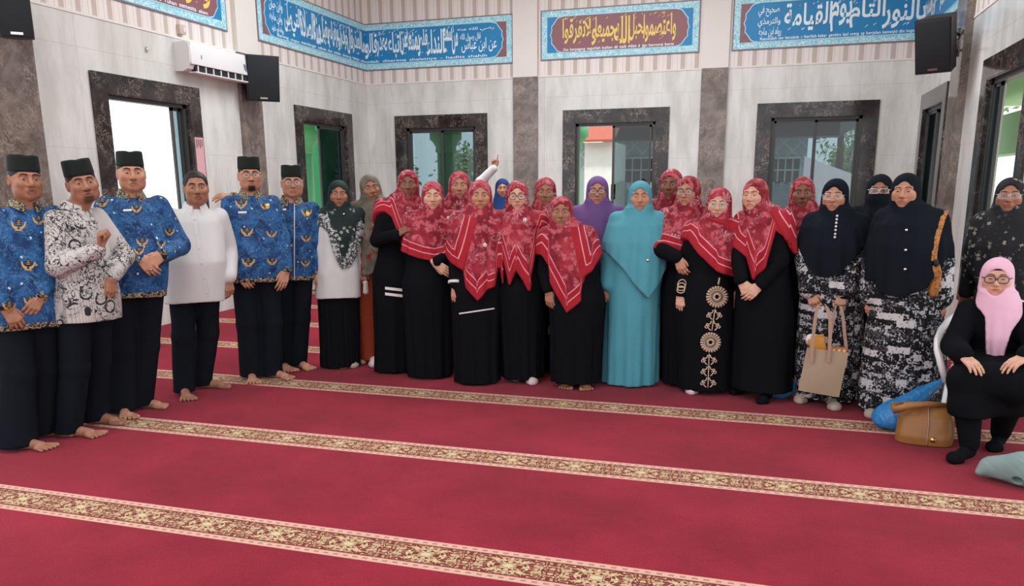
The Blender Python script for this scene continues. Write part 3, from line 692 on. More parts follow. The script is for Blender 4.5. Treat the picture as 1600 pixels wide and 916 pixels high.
d = ray(1466, 68); p = CAMP+d*((RX-.34)/d[0]); r2 = speaker('black loudspeaker hanging tilted on the pillar of the right wall', p, (.34, .30, .52), -28, 17, (RX-.08, 9.85, p[2]+.06))
mb = MB(); q = Vector((RX-.02, 9.8, p[2]+.25))-Vector(p); mb.tube([Vector((.05, .12, .1)), Vector((.12, .1, .0)), Vector((.2, .1, .05)), q], .006); mb.build('cable', MT['dark'], r2)
# ------------------------------------------------------------------ outside the windows
mb = MB(); mb.box((-40, -30, -.5), (30, 60, -.35)); structure(mb.build('ground', plain('pale ground', srgb(190, 180, 168), .9, .1, .15, .6)))
MT['green'] = plain('green paint', srgb(104, 176, 124), .5, .3, .06, 2); MT['palegreen'] = plain('pale green paint', srgb(164, 214, 160), .5, .3, .05, 2)
def column(x, y, label):
    root = empty('veranda_column', (x, y, -.35)); tag(root, label, 'column', 'green columns of the veranda')
    mb = MB(); mb.lathe([(.20, 0), (.20, .3), (.17, .34), (.165, 2.45)], n=20); mb.build('shaft', MT['green'], root)
    mb = MB(); mb.lathe([(.165, 2.45), (.20, 2.48), (.19, 2.56), (.25, 2.66), (.30, 2.70), (.30, 2.86), (.24, 2.9), (.24, 3.3)], n=20); mb.build('capital', MT['green'], root)
for px, py, wl, lab in ((475, 250, 'L', 'bright green veranda column seen through the second left window'), (697, 240, 'B', 'green veranda column with capital behind the first back window'), (893, 250, 'B', 'green veranda column at the left edge of the middle back window')):
    q = on_left(px, py, WX-2.0) if wl == 'L' else on_back(px, py, WY+2.0); column(q[0], q[1], lab)
mb = MB(); mb.box((-9.0, WY+1.8, 2.75), (-3.2, WY+2.2, 3.3)); mb.box((-8.7, 9.9, 2.75), (-8.2, WY+2.2, 3.3)); mb.box((-9.0, WY+.3, 3.3), (-3.2, WY+2.6, 3.4)); o = mb.build('veranda_beam', MT['green']); tag(o, 'green beam and ceiling of the veranda behind the back windows', 'beam'); 
mb = MB(); mb.box((2.9, 7.0, 1.85), (3.2, 14, 2.35)); mb.box((2.2, 6.8, 2.6), (4.6, 14, 2.7)); o = mb.build('veranda_beam', MT['palegreen']); tag(o, 'pale green beam outside the right wall window', 'beam')
# neighbouring house
HY = 22.0
def vent_wall():
    g = G('grey vent block wall', .8, .2); p = g.pos(); x, y, z = g.sep(p)[0:3]
    fx = g.m_('FRACT', g.m_('DIVIDE', x, .42)); fz = g.m_('FRACT', g.m_('DIVIDE', z, .42)); c = g.mix(g.noise(2, p), srgb(186, 194, 200), srgb(204, 210, 214))
    d = g.m_('ABSOLUTE', g.m_('SUBTRACT', g.m_('ABSOLUTE', g.m_('SUBTRACT', fx, .5)), g.m_('ABSOLUTE', g.m_('SUBTRACT', fz, .5)))); xm = g.m_('LESS_THAN', d, .07)
    row = g.m_('GREATER_THAN', z, 1.9); c = g.mix(g.m_('MULTIPLY', g.m_('MULTIPLY', g.m_('SUBTRACT', 1.0, xm), row), .45), c, srgb(120, 130, 140)); g.base(c); return g.m
root = empty('house', (-1, HY, -.35)); tag(root, 'grey house with brown fascia seen through the back windows', 'house')
def hb(nm, mat, lo, hi, par=None):
    mb = MB(); mb.box([lo[0]+1, lo[1]-HY, lo[2]+.35], [hi[0]+1, hi[1]-HY, hi[2]+.35]); return mb.build(nm, mat, par or root)
hx1 = on_back(1262, 230, HY)[0]; hx0 = on_back(905, 230, HY)[0]
zt = on_back(1230, 216, HY)[2]; zf = on_back(1230, 196, HY)[2]
wl_ = hb('wall', vent_wall(), (hx0, HY, -.35), (hx1, HY+6, zt))
hb('fascia', plain('dark brown fascia', srgb(84, 52, 50), .7), (hx0-.5, HY-.8, zt), (on_back(1312, 205, HY-.8)[0], HY-.72, zf)); hb('eave', plain('grey eave board', srgb(120, 124, 130), .7), (hx0-.5, HY-.9, zf), (hx1+1.2, HY+6.4, zf+.12))
mb = MB(); zr = zf+.47; mb.add([(hx0+.3, -1.4, zr), (hx1+2.6, -1.4, zr), (hx1+2.6, 3, zr+1.8), (hx0+.3, 3, zr+1.8), (hx0+.3, -1.4, zr-.06), (hx1+2.6, -1.4, zr-.06), (hx1+2.6, 3, zr+1.74), (hx0+.3, 3, zr+1.74)], [[0, 1, 2, 3], [7, 6, 5, 4], [0, 4, 5, 1], [1, 5, 6, 2], [2, 6, 7, 3], [3, 7, 4, 0]]); mb.build('roof', plain('zinc roof', srgb(150, 156, 162), .5, .4, .2, 3), root)
for a, b in ((975, 1030), (1204, 1250)):
    xa, xb = on_back(a, 262, HY)[0], on_back(b, 262, HY)[0]; z0, z1 = on_back(a, 285, HY)[2], on_back(a, 247, HY)[2]
    w_ = hb('window', MT['dark'], (xa, HY-.05, z0), (xb, HY+.02, z1)); mb = MB()
    for k in range(5): mb.tube([(xa+1+(xb-xa)*k/4, -.07, z0+.35), (xa+1+(xb-xa)*k/4, -.07, z1+.35)], .02)
    mb.tube([(xa+1, -.07, z1+.35), (xb+1, -.07, z1+.35)], .03); mb.tube([(xa+1, -.07, (z0+z1)/2+.35), (xb+1, -.07, (z0+z1)/2+.35)], .02); mb.build('grille', MT['paleframe'], w_)
mb = MB(); a = on_back(1258, 244, 19); b = on_back(1350, 279, 19); mb.add([(a[0], 19, a[2]), (b[0], 19, b[2]), (b[0], 19, -.35), (a[0], 19, -.35), (a[0], 19.4, a[2]), (b[0], 19.4, b[2]), (b[0], 19.4, -.35), (a[0], 19.4, -.35)], [[0, 1, 2, 3], [7, 6, 5, 4], [0, 4, 5, 1], [1, 5, 6, 2], [3, 2, 6, 7], [4, 0, 3, 7]])
o = mb.build('garden_wall', plain('pale pink plaster', srgb(236, 222, 228), .8)); tag(o, 'pale sloping garden wall beside the grey house', 'wall'); o['kind'] = 'thing'
root = empty('shed', (on_back(937, 222, 19)[0], 19, -.35)); tag(root, 'small shed with red brown roof seen in the middle back window', 'shed')
a = on_back(912, 206, 19); b = on_back(964, 222, 19); w_ = (b[0]-a[0])/2
mb = MB(); mb.box((-w_*.9, 0, 0), (w_*.9, 1.6, b[2]+.35)); mb.build('wall', plain('white plaster', srgb(226, 226, 222), .8), root)
mb = MB(); z_ = b[2]+.35; mb.add([(-w_, -.25, z_), (w_, -.25, z_), (w_, 1.8, z_+1.0), (-w_, 1.8, z_+1.0), (-w_, -.25, z_+.05), (w_, -.25, z_+.05), (w_, 1.8, z_+1.05), (-w_, 1.8, z_+1.05)], [[3, 2, 1, 0], [4, 5, 6, 7], [0, 1, 5, 4], [1, 2, 6, 5], [2, 3, 7, 6], [3, 0, 4, 7]]); mb.build('roof', plain('red brown sheet roof', srgb(168, 92, 78), .7), root)
# green side building behind the second left window and the first back window
root = empty('side_building', (-10.2, 15.0, -.35)); tag(root, 'dark green building with louvers behind the second left window', 'building')
q0 = on_left(503, 250, -10.2); mb = MB(); mb.box((-3.0, q0[1]-15.0, 0), (0, 6.5, 4.2)); mb.build('wall', plain('deep green paint', srgb(40, 120, 76), .6), root)
for k in range(7): 
    mb = MB(); z = 1.35+.14*k; mb.box((.0, q0[1]-15.0+.5, z), (.05, q0[1]-15.0+2.2, z+.09)); mb.build('louver', plain('grey louver', srgb(120, 132, 128), .5) if k == 0 else bpy.data.materials['grey louver'], root)
def leaf_mat(): 
    g = G('leaves', .6, .3); g.base(g.mix(g.noise(1.5, g.pos(), 4), srgb(84, 112, 78), srgb(176, 198, 150))); return g.m
MT['leaf'] = leaf_mat(); MT['bark'] = plain('bark', srgb(96, 80, 66), .9, .1, .2, 8)
def tree(x, y, h, r, seed, label):
    root = empty('tree', (x, y, -.35)); tag(root, label, 'tree', 'trees behind the prayer hall'); rg = np.random.default_rng(seed)
    mb = MB(); mb.tube([(0, 0, 0), (.05, .03, h*.4), (-.04, .05, h*.8)], [.16, .12, .06], 8); mb.build('trunk', MT['bark'], root)
    n = 2600; cl = rg.normal(size=(26, 3))*[r*.5, r*.5, r*.38]+[0, 0, h*.75]; c = cl[rg.integers(0, 26, n)]+rg.normal(size=(n, 3))*r*.17
    d1 = rg.normal(size=(n, 3)); d1 /= np.linalg.norm(d1, axis=1)[:, None]; d2 = np.cross(d1, rg.normal(size=(n, 3))); d2 /= np.linalg.norm(d2, axis=1)[:, None]; s = .13
    V = np.stack([c-d1*s, c+d2*s*.4, c+d1*s, c-d2*s*.4], 1).reshape(-1, 3); mesh_np('crown', V, np.arange(4*n).reshape(-1, 4), MT['leaf'], root, False)
for px, y, h, r, sd, lab in ((752, 30, 3.4, 1.8, 1, 'tree behind the green column of the first back window'), (1310, 30, 6.5, 2.6, 3, 'leafy tree above the pale garden wall'), (1352, 36, 4.0, 1.6, 4, 'low tree at the right edge of the third back window')):
    q = on_back(px, 250, y); tree(q[0], y, h, r, sd, lab)
# ------------------------------------------------------------------ people
SKIN = {'light': srgb(214, 168, 144), 'mid': srgb(190, 140, 114), 'tan': srgb(164, 116, 93), 'dark': srgb(136, 93, 76)}
def ik(S, W, l1, l2, hint):
    S, W = np.array(S, float), np.array(W, float); d = W-S; L = np.linalg.norm(d)
    if L > (l1+l2)*.995: W = S+d/L*(l1+l2)*.995; d = W-S; L = np.linalg.norm(d)
    u = d/L; a = (l1*l1-l2*l2+L*L)/(2*L); h = math.sqrt(max(l1*l1-a*a, 0)); p = np.array(hint, float); p = p-u*(p@u); p = unit(p)
    return S+u*a+p*h, W
class Person:
    def __init__(s, foot, hx, top, chin, label, skin='mid', sex='f', name='person', byaw=0, hyaw=0, pitch=0, roll=0, hip=None, sh=None, hy=0.0, cover=.022,
                 scale=1.0, old=.0, dist=None, hips_y=0.0, lean=0.0):
        s.g = gnd(*foot)
        if dist is not None: r = ray(hx, top); r = r/np.linalg.norm(r[:2]); s.g = CAMP*[1, 1, 0]+np.array([r[0], r[1], 0])*dist
        s.phi = math.atan2(s.g[0], s.g[1]); s.rz = -s.phi; s.sex = sex; s.byaw = math.radians(byaw); s.rng = np.random.default_rng(abs(hash(label)) % 1000 if False else sum(map(ord, label)))
        c, n = math.cos(s.rz), math.sin(s.rz); s.R = np.array([[c, -n, 0], [n, c, 0], [0, 0, 1]]); s.name = name
        T = s.loc(hx, top, hy); Ch = s.loc(hx, chin, hy); s.top = T[2]-cover; hh = (.205 if sex == 'f' else .218)*scale; s.hs = hh/.215
        s.Rh = rotm(hyaw, pitch, roll); s.hc = np.array([T[0], T[1], Ch[2]+.108*s.hs])
        if s.top-Ch[2] > hh*1.02: s.hc[2] += (s.top-Ch[2]-hh)*.5
        s.H = max(s.top, 1.2); s.skin = np.array(SKIN[skin]); s.old = old
        s.shz = s.hc[2]-.108*s.hs-.058*s.hs; hw = (.178 if sex == 'm' else .155)*scale; s.hw = hw
        s.hip = np.array([0 if hip is None else s.loc(hip, 500, 0)[0], hips_y, s.H*.50])
        nx = s.hc[0]*.75+s.hip[0]*.25 if sh is None else s.loc(sh, chin, hy)[0]
        s.neck = np.array([nx, hy*.9+.02, s.shz+.035*s.hs]); cb, sb = math.cos(s.byaw), math.sin(s.byaw); s.bx = np.array([cb, sb, 0]); s.by = np.array([-sb, cb, 0])
        s.S = {'l': np.array([nx, hy*.9+.025, s.shz-.012])-s.bx*hw, 'r': np.array([nx, hy*.9+.025, s.shz-.012])+s.bx*hw}
        s.l1, s.l2 = .178*s.H, .150*s.H
        if sex == 'f': s.l1 *= .98; s.l2 *= .98
        s.root = None; s.label = label; s.A = {}; s.feet = []
    def loc(s, px, py, dy):
        """the point of the person's own upright plane, dy behind it, that the photograph shows at px, py"""
        o = s.R.T@(CAMP-s.g*[1, 1, 0]); d = s.R.T@ray(px, py); return o+d*((dy-o[1])/d[1])
    def arm(s, side, wrist=None, tip=None, hint=None, n=(0, 1, 0), curl=.35, thumb=.4, fingers=None):
        sg = -1 if side == 'l' else 1; S = s.S[side]
        if wrist is None: W = S+s.bx*sg*.05+np.array([0, .03, -(s.l1+s.l2)*.985])
        else: W = s.loc(*wrist)
        E, W = ik(S, W, s.l1, s.l2, hint if hint is not None else np.array([sg*.25, .9, -.2])); D = unit(W-E) if tip is None else unit(s.loc(*tip)-W)
        s.A[side] = dict(S=S, E=E, W=W, d=D, n=unit(np.array(n, float)-D*(np.array(n, float)@D)), curl=curl, thumb=thumb, fingers=fingers, sg=sg)
    def foot(s, px, py, yaw=0, kind='bare'):
        g = gnd(px, py); p = s.R.T@(g-s.g*[1, 1, 0]); s.feet.append((p, math.radians(yaw), kind))
    def hand(s, V, A, L, k=.006):
        W, d, n = A['W'], A['d'], A['n']; t = np.cross(d, n)*(-A['sg']); P = lambda a, b, c: W+d*a*L+t*b*L+n*c*L     # t points to the thumb
        c = A['curl']; kn = [(.50, .165), (.53, .055), (.50, -.055), (.455, -.155)]; ln = [.40, .45, .41, .32]
        for (a, b) in kn: V.cone(P(.03, b*.62, 0), .072*L, P(a, b, 0), .058*L, .012)
        V.cone(P(-.12, 0, 0), .125*L, P(.10, 0, 0), .12*L, .015)
        for i, ((a, b), l) in enumerate(zip(kn, ln)):
            cc = c if A['fingers'] is None else A['fingers'][i]; ang = 0.0; p = P(a, b, 0); sp = (1.5-i)*.055
            for j, fr in enumerate((.46, .30, .24)):
                ang += cc*(1.0, 1.25, .8)[j]; q = p+(d*math.cos(ang)+n*math.sin(ang)+t*sp*max(0, 1-cc))*l*fr*L
                r0 = (.050, .045, .040, .036)[j]*L; V.cone(p, r0, q, r0*.9, .004); p = q
        q0 = P(.10, .13, .02); q1 = P(.30, .13+.17*A['thumb']+.03, .05+.06*c); q2 = q1+(d*.75+t*(A['thumb']-.15)*.7+n*.25*c)*L*.15; q3 = q2+(d*.85+t*(A['thumb']-.35)*.5+n*.3*c)*L*.11
        V.cone(q0, .07*L, q1, .055*L, .012); V.cone(q1, .052*L, q2, .047*L, .004); V.cone(q2, .046*L, q3, .036*L, .003)
    def footshape(s, V, p, yaw, fat=0.0, toes=True):
        L = (.235 if s.sex == 'f' else .255)*(1 if toes else .9); f = np.array([math.sin(yaw), -math.cos(yaw), 0]); t = np.array([math.cos(yaw), math.sin(yaw), 0]); P = lambda a, b, z: np.array([p[0], p[1], 0])+f*a*L+t*b*L+[0, 0, z]
        V.cone(P(-.66, 0, .030), .031+fat, P(.04, 0, .022), .024+fat, .015); V.cone(P(-.58, 0, .055), .031+fat, P(-.06, -.02, .027), .022+fat, .02)
        V.cone(P(.0, -.12, .018), .018+fat, P(.0, .13, .016), .016+fat, .018); V.cone(P(-.60, 0, .05), .032+fat, P(-.60, 0, .13), .034+fat, .025)
        sgn = 1 if t[0]*(p[0]-s.hip[0]) >= 0 else -1
        for i in range(5):
            b = (-.155+.082*i)*sgn; l = (.28, .285, .265, .235, .19)[i]; r = (.0150, .0105, .0100, .0096, .0090)[i]+fat
            if toes: V.cone(P(.04, b*.95, .015), r, P(l, b*1.2, r*.95), r*.98, .003)
        if not toes: V.cone(P(.05, -.03*sgn, .024), .028+fat, P(.2, -.05*sgn, .020), .022+fat, .03); V.cone(P(.05, .07*sgn, .022), .024+fat, P(.13, .06*sgn, .018), .02+fat, .03)
        return P(-.60, 0, .09)
    def head_shapes(s, V):
        h, R, c = s.hs, s.Rh, s.hc; P = lambda x, y, z: c+R@(np.array([x, y, z])*h); E = lambda p, r, k, sub=False: V.ell(P(*p), np.array(r)*h, k*h, R, sub)
        C = lambda a, ra, b, rb, k: V.cone(P(*a), ra*h, P(*b), rb*h, k*h)
        w = 1.0 if s.sex == 'f' else 1.02; full = s.face_full
        E((0, .018, .032), (.074*w, .092, .080), .02); E((0, -.022, -.030), (.063*full, .066, .076), .03); E((0, -.004, -.02), (.066*full, .072, .075), .03)
        E((0, -.066, -.087), (.025*full, .022, .021), .03)
        for q in (-1, 1):
            E((q*.040*full, -.060, -.022), (.026, .026, .024), .02); E((q*(.046 if s.sex == 'm' else .040)*full, -.028, -.066), (.022, .034, .028), .03)
            C((q*.010, -.085, .028), .011, (q*.046, -.070, .026), .010, .014)
        for q in (-1, 1): E((q*.0315, -.098, .004), (.019, .017, .013), .012, True)
        for q in (-1, 1): E((q*.0315, -.0715, .003), (.0165, .0155, .0145), .006)
        C((0, -.086, .016), .0085, (0, -.108, -.024), .0125, .010); E((0, -.108, -.028), (.0135, .011, .0105), .008)
        for q in (-1, 1): E((q*.0145, -.099, -.032), (.0085, .0105, .0085), .006)
        E((0, -.087, -.060), (.026, .012, .017), .012)
        C((-.018, -.0915, -.0555), .0045, (.018, -.0915, -.0555), .0045, .005); C((0, -.0965, -.0545), .0055, (0, -.0965, -.0545), .0055, .006); C((-.014, -.093, -.0665), .0058, (.014, -.093, -.0665), .0058, .005)
        V.cone(P(-.021, -.099, -.0610), .0016*h, P(.021, -.099, -.0610), .0016*h, .003*h, sub=True)
        if s.sex == 'm':
            for q in (-1, 1): E((q*.078, .012, -.006), (.012, .021, .033), .006); E((q*.086, .008, -.004), (.006, .011, .019), .004, True)
    face_full = 1.0; beard = 0.0; stache = 0.0; torso_r = None
    def body(s, legs=None):
        """the whole body as one surface"""
        cx = []; cy = []; cz = []; hn = []
        L = (.172 if s.sex == 'f' else .186)*(.92+.08*s.hs)
        for a in s.A.values():
            m = a['W']+a['d']*L*.5; cx.append((m[0]-.1, m[0]+.1)); cy.append((m[1]-.1, m[1]+.1)); cz.append((m[2]-.12, m[2]+.12))
        cx.append((s.hc[0]-.09, s.hc[0]+.09)); cy.append((s.hc[1]-.13, s.hc[1]+.06)); cz.append((s.hc[2]-.13, s.hc[2]+.09)); cz.append((-.01, .075))
        for p, _, kd in s.feet:
            if kd == 'bare': cx.append((p[0]-.09, p[0]+.09)); cy.append((p[1]-.1, p[1]+.1))
        pts = [s.hc, s.neck, s.hip]+[p for p, _, _ in s.feet]+[q for a in s.A.values() for q in (a['S'], a['E'], a['W'], a['W']+a['d']*.2)]
        if legs: pts += [q for l in legs for q in l]
        pts = np.array(pts); lo = pts.min(0)-.17; hi = pts.max(0)+.17; lo[2] = -.02
        V = Vol(axis(lo[0], hi[0], cx, .0042, .010), axis(lo[1], hi[1], cy, .0042, .010), axis(lo[2], hi[2], cz, .0038, .012))
        k = .04; ch = s.neck-[0, 0, .14]; bw = s.hw
        V.cone(s.hip-s.bx*.06+[0, 0, .04], .075, s.hip+s.bx*.06+[0, 0, .04], .075, k); V.cone(s.hip+[0, 0, .05], .075, ch, .085, k); V.cone(ch-s.bx*.07, .085, ch+s.bx*.07, .085, k); V.cone(s.neck-[0, 0, .085]-s.bx*(bw-.075), .04, s.neck-[0, 0, .085]+s.bx*(bw-.075), .04, k)
        hb = s.hc+s.Rh@np.array([0, .022, -.05])*s.hs; V.cone(s.neck-[0, 0, .05], .062*s.hs, hb, .050*s.hs, .03); V.cone(s.neck-[0, 0, .03], .055*s.hs, s.hc+s.Rh@np.array([0, -.01, -.06])*s.hs, .045*s.hs, .03)
        an = []
        for i, (p, yw, kd) in enumerate(s.feet):
            a = s.footshape(V, p, yw, 0 if kd == 'bare' else -.006, kd == 'bare'); an.append(a)
        if legs is None:
            legs = []
            if len(an) == 2:
                o = sorted(range(2), key=lambda i: an[i][0]); 
                for q, i in zip((-1, 1), o):
                    hj = s.hip+s.bx*q*.085-[0, 0, .04]; kn = (hj+an[i])/2+np.array([math.sin(s.feet[i][1]), -math.cos(s.feet[i][1]), 0])*.03; legs.append((hj, kn, an[i]))
        s.legs = legs
        for hj, kn, a in legs: V.cone(hj, .080, kn, .052, .03); V.cone(kn, .052, a+[0, 0, .02], .036, .02)
        for a in s.A.values():
            V.cone(a['S']+(a['E']-a['S'])*.12-s.bx*a['sg']*.02, .040*s.hs, a['E'], .036*s.hs, .02); V.cone(a['E'], .037*s.hs, a['W'], .0255*s.hs, .012); s.hand(V, a, L)
        s.head_shapes(V); P, Q = V.mesh()
        q = (P-s.hc)@s.Rh/s.hs; x, y, z = q.T; n = len(P); col = np.tile(s.skin, (n, 1)); fr = (y < -.045)
        lip = np.exp(-((x/.021)**4+((z+.0605)/.0095)**4))*fr*(y < -.078); lc = s.skin*[.80, .40, .44] if s.sex == 'f' else s.skin*[.68, .46, .46]
        col = col*(1-lip[:, None]*.8)+lc*lip[:, None]*.8
        mo = np.exp(-((x/.023)**6+((z+.0610)/.0024)**2))*fr; col *= 1-.75*mo[:, None]
        ck = np.exp(-(((np.abs(x)-.042)/.02)**2+((z+.024)/.018)**2))*fr; col = col*(1-ck[:, None]*.12)+(s.skin*[1.05, .78, .75])*ck[:, None]*.12
        if s.beard: b = np.clip(np.exp(-((x/.030)**4+((z+.093)/.022)**4))*1.2, 0, 1)*(y < -.03)*(z < -.074)*s.beard; col = col*(1-b[:, None])+np.array([.018, .014, .013])*b[:, None]
        if s.stache: b = np.exp(-((x/.026)**6+((z+.0445)/.0055)**4))*fr*s.stache; col = col*(1-b[:, None])+np.array([.03, .022, .02])*b[:, None]
        s.o = mesh_np(s.name, P, Q, MT['skin'], None, True, {'col': np.c_[np.clip(col, 0, 1), np.ones(n)]})
        s.o.location = (s.g[0], s.g[1], 0); s.o.rotation_euler = (0, 0, s.rz); tag(s.o, s.label, 'person'); s.root = s.o
        s.bvh = BVHTree.FromPolygons([Vector(v) for v in P[:0]], []) if False else None; s.BP, s.BQ = P, Q
        s.face_bits()
    def hp(s, x, y, z): return s.hc+s.Rh@(np.array([x, y, z])*s.hs)
    def face_bits(s):
        m = np.linalg.norm(s.BP-s.hc, axis=1) < .16; f = s.BQ[m[s.BQ].all(1)]; bv = BVHTree.FromPolygons(s.BP.tolist(), f.tolist()); fw = Vector(s.Rh@np.array([0, 1, 0]))
        def on(x, z, off):
            o = Vector(s.hp(x, -.2, z)); hit = bv.ray_cast(o, fw, .3); return (hit[0] if hit[0] else Vector(s.hp(x, -.09, z)))-fw*off
        wh = (.40, .34, .31, 1); ir = (.012, .008, .006, 1)
        for q in (-1, 1):
            nu, nv = 13, 5; V = []; C = []
            for i in range(nu):
                u = -1+2*i/(nu-1); hgt = .0036*(1-abs(u)**2.4)*(.85 if s.old else 1)+.0002
                for j in range(nv):
                    v = -1+2*j/(nv-1); V.append(on(q*.0315+u*.0145, .0030+v*hgt+(.0012*u*q), .0007*s.hs)); r = math.hypot(u*.0145, v*hgt)
                    C.append(ir if r < .0062 or v > .9 else wh)
            F = [[i*nv+j, (i+1)*nv+j, (i+1)*nv+j+1, i*nv+j+1] for i in range(nu-1) for j in range(nv-1)]
            mesh_np('eye', [tuple(v) for v in V], F, MT['eye'], s.o, True, {'col': np.array(C)})
            mb = MB(); pts = [on(q*(.012+.036*t), .0265+.006*math.sin(t*2.6)-.003*t, -.0004) for t in np.linspace(0, 1, 7)]; th = .0032 if s.sex == 'm' else .0022
            mb.tube(pts, [th*s.hs*(.6+.8*math.sin(.5+2.2*t)) for t in np.linspace(0, 1, 7)], 6); mb.build('eyebrow', MT['brow'], s.o)
    # ---- clothing
    def glasses(s, mat, rw=.027, rh=.019, r=.0019):
        mb = MB(); ln = MB()
        for q in (-1, 1):
            loop = [s.hp(q*.0335+rw*math.copysign(abs(math.cos(a))**.75, math.cos(a)), -.1085+abs(q*.0335+rw*math.cos(a))*.12, .001+rh*math.copysign(abs(math.sin(a))**.75, math.sin(a))) for a in np.linspace(0, 2*math.pi, 20, endpoint=False)]
            mb.tube(loop, r, 6, closed=True); ln.add(loop, [list(range(20))])
            mb.tube([s.hp(q*(.0335+rw), -.104, .008), s.hp(q*.076, -.075, .010), s.hp(q*.083, 0, .006)], r, 6)
        mb.tube([s.hp(-.009, -.108, .004), s.hp(0, -.111, .007), s.hp(.009, -.108, .004)], r, 6)
        o = mb.build('eyeglasses', mat, s.o); ln.build('lens', MT['clear'], o)
    def sleeves(s, V, r0, r1, r2, k=.035, stop=.93):
        for a in s.A.values():
            W = a['E']+(a['W']-a['E'])*(stop if not a.get('stop') else a['stop']); V.cone(a['S']+(a['E']-a['S'])*.06-s.bx*a['sg']*.022-[0, 0, .012], r0*.94, a['E'], r1, k); V.cone(a['E'], r1, W, r2, .02)
    def cloth(s, name, V, mat, amp=.003, freq=14, attrs=None, parent=None, **kw):
        P, Q = V.mesh(); P2 = wrinkle(P, Q, amp, freq, s.rng)
        at = {k: f(P) for k, f in (attrs or {}).items()}
        o = mesh_np(name, P2, Q, mat, parent or s.o, True, at, **kw); o['_n'] = 0; del o['_n']; return o, P2, Q
    def cuffs(s, sides, mat, name='cuff', rw=.036, w=.035, at=.92):
        for sd in sides:
            a = s.A[sd]; mb = MB(); c = a['E']+(a['W']-a['E'])*at; d = unit(a['W']-a['E']); mb.tube([c-d*w/2, c-d*w*.45, c+d*w*.45, c+d*w/2], [rw*.96, rw, rw, rw*.94], 16); mb.build(name, mat, s.o)
    def trousers(s, mat, bot=.024, loose=1.0, flare=1.0):
        xs = [p[0] for l in s.legs for p in l]+[s.hip[0]]; ys = [p[1] for l in s.legs for p in l]+[s.hip[1]]
        V = Vol(np.arange(min(xs)-.22, max(xs)+.22, .009), np.arange(min(ys)-.2, max(ys)+.2, .009), np.arange(.0, s.hip[2]+.2, .010))
        V.profile([(s.hip[2]-.06, s.hip[0], s.hip[1], .155, .115, s.byaw), (s.hip[2]+.14, s.hip[0]*.9+s.neck[0]*.1, s.hip[1], .145, .105, s.byaw)], 0, 2.4)
        for hj, kn, a in s.legs:
            V.cone(hj, .094*loose, kn, .080*loose, .03); V.cone(kn, .080*loose, a*[1, 1, 0]+[0, 0, .0], .078*loose*flare, .02)
        V.cut(lambda X, Y, Z: bot+.0*X-Z)
        return s.cloth('trousers', V, mat, .004, 9)
    def shirt(s, mat, hem, belly=.0, a=(.185, .182, .198), b=(.115, .130, .140), slv=(.070, .060, .050), hemattr=True, name='shirt'):
        nz = s.neck[2]; pts = [s.neck, s.hip]+[q for A in s.A.values() for q in (A['S'], A['E'], A['W'])]; pts = np.array(pts); lo = pts.min(0)-.23; hi = pts.max(0)+.23
        V = Vol(np.arange(lo[0], hi[0], .0075), np.arange(lo[1], hi[1], .0075), np.arange(hem-.04, nz+.06, .0075))
        def cxy(z): t = np.clip((z-s.hip[2])/(nz-s.hip[2]), -.2, 1); return s.hip*(1-t)+s.neck*t
        rows = []
        for z, aa, bb, fy in ((hem-.02, a[2], b[2]+belly*.4, -.012-belly*.2), (s.hip[2]+.05, a[2]+belly*.3, b[2]+belly*.7, -.015-belly*.3), (s.hip[2]+.29*(nz-s.hip[2]), a[1]+belly*.35, b[1]+belly*.85, -.018-belly*.4), (s.hip[2]+.48*(nz-s.hip[2]), (a[1]*.6+a[0]*.4)+belly*.2, (b[1]*.6+b[0]*.4)+belly*.5, -.010-belly*.2), (s.hip[2]+.66*(nz-s.hip[2]), a[0], b[0]+belly*.15, -.003), (nz-.10, a[0]*.92, b[0]*.92, .005), (nz-.045, a[0]*.72, b[0]*.70, .008), (nz-.015, a[0]*.42, b[0]*.60, .008)):
            c = cxy(z); off = s.by*fy; rows.append((z, c[0]+off[0], c[1]+off[1], aa, bb, s.byaw))
        rg = s.rng; ph = rg.uniform(0, 6.28, 4)
        V.profile(rows, 0, 2.3, lambda th, Z: 1+.012*np.sin(5*th+ph[0]+3*Z)+.010*np.sin(9*th+ph[1]-2*Z))
        s.sleeves(V, *slv)
        V.cut(lambda X, Y, Z: hem+.012*np.cos((X-s.hip[0])*9)-Z)
        at = {'hem': lambda P: np.minimum(P[:, 2]-hem, np.min([np.linalg.norm(P-A['W'], axis=1)*1.0 for A in s.A.values()]+[np.full(len(P), 9.)], axis=0)+0.0)} if hemattr else None
        o, P, Q = s.cloth(name, V, mat, .0045, 11, at); s.shP, s.shQ = P, Q; s.sbvh = BVHTree.FromPolygons(P.tolist(), Q.tolist()); s.sh = o; return o
    def surf(s, px, py, off=.002, bv=None):
        """the point of the shirt front that the photograph shows at px, py"""
        o = s.loc(px, py, -.6); d = unit(s.loc(px, py, 0)-o); h = (bv or s.sbvh).ray_cast(Vector(o), Vector(d), 2)
        return (h[0]+h[1]*off) if h[0] else Vector(s.loc(px, py, -.13))
    def collar(s, mat, open_=.022, h=.05, r=.066):
        mb = MB(); n = 30; c = s.neck+[0, -.004, .0]; A, B, D = [], [], []
        for i in range(n+1):
            th = -math.pi/2+(open_/r)+(2*math.pi-2*open_/r)*i/n; cs, sn = math.cos(th), math.sin(th); fr = max(0, -sn); cs2 = cs*math.cos(s.byaw)-sn*math.sin(s.byaw); sn2 = cs*math.sin(s.byaw)+sn*math.cos(s.byaw)
            A.append(c+np.array([cs2*r*.86, sn2*r*.94, h*.75-.035*fr])); B.append(c+np.array([cs2*r*1.05, sn2*r*1.12, h*.80-.038*fr])); D.append(c+np.array([cs2*r*1.38, sn2*r*1.42, -.012-.045*fr**2]))
        mb.strip(A, B); mb.strip(B, D); mb.strip([p*1.0 for p in A], [a-np.array([0, 0, h]) for a in A]); return mb.build('collar', mat, s.o)
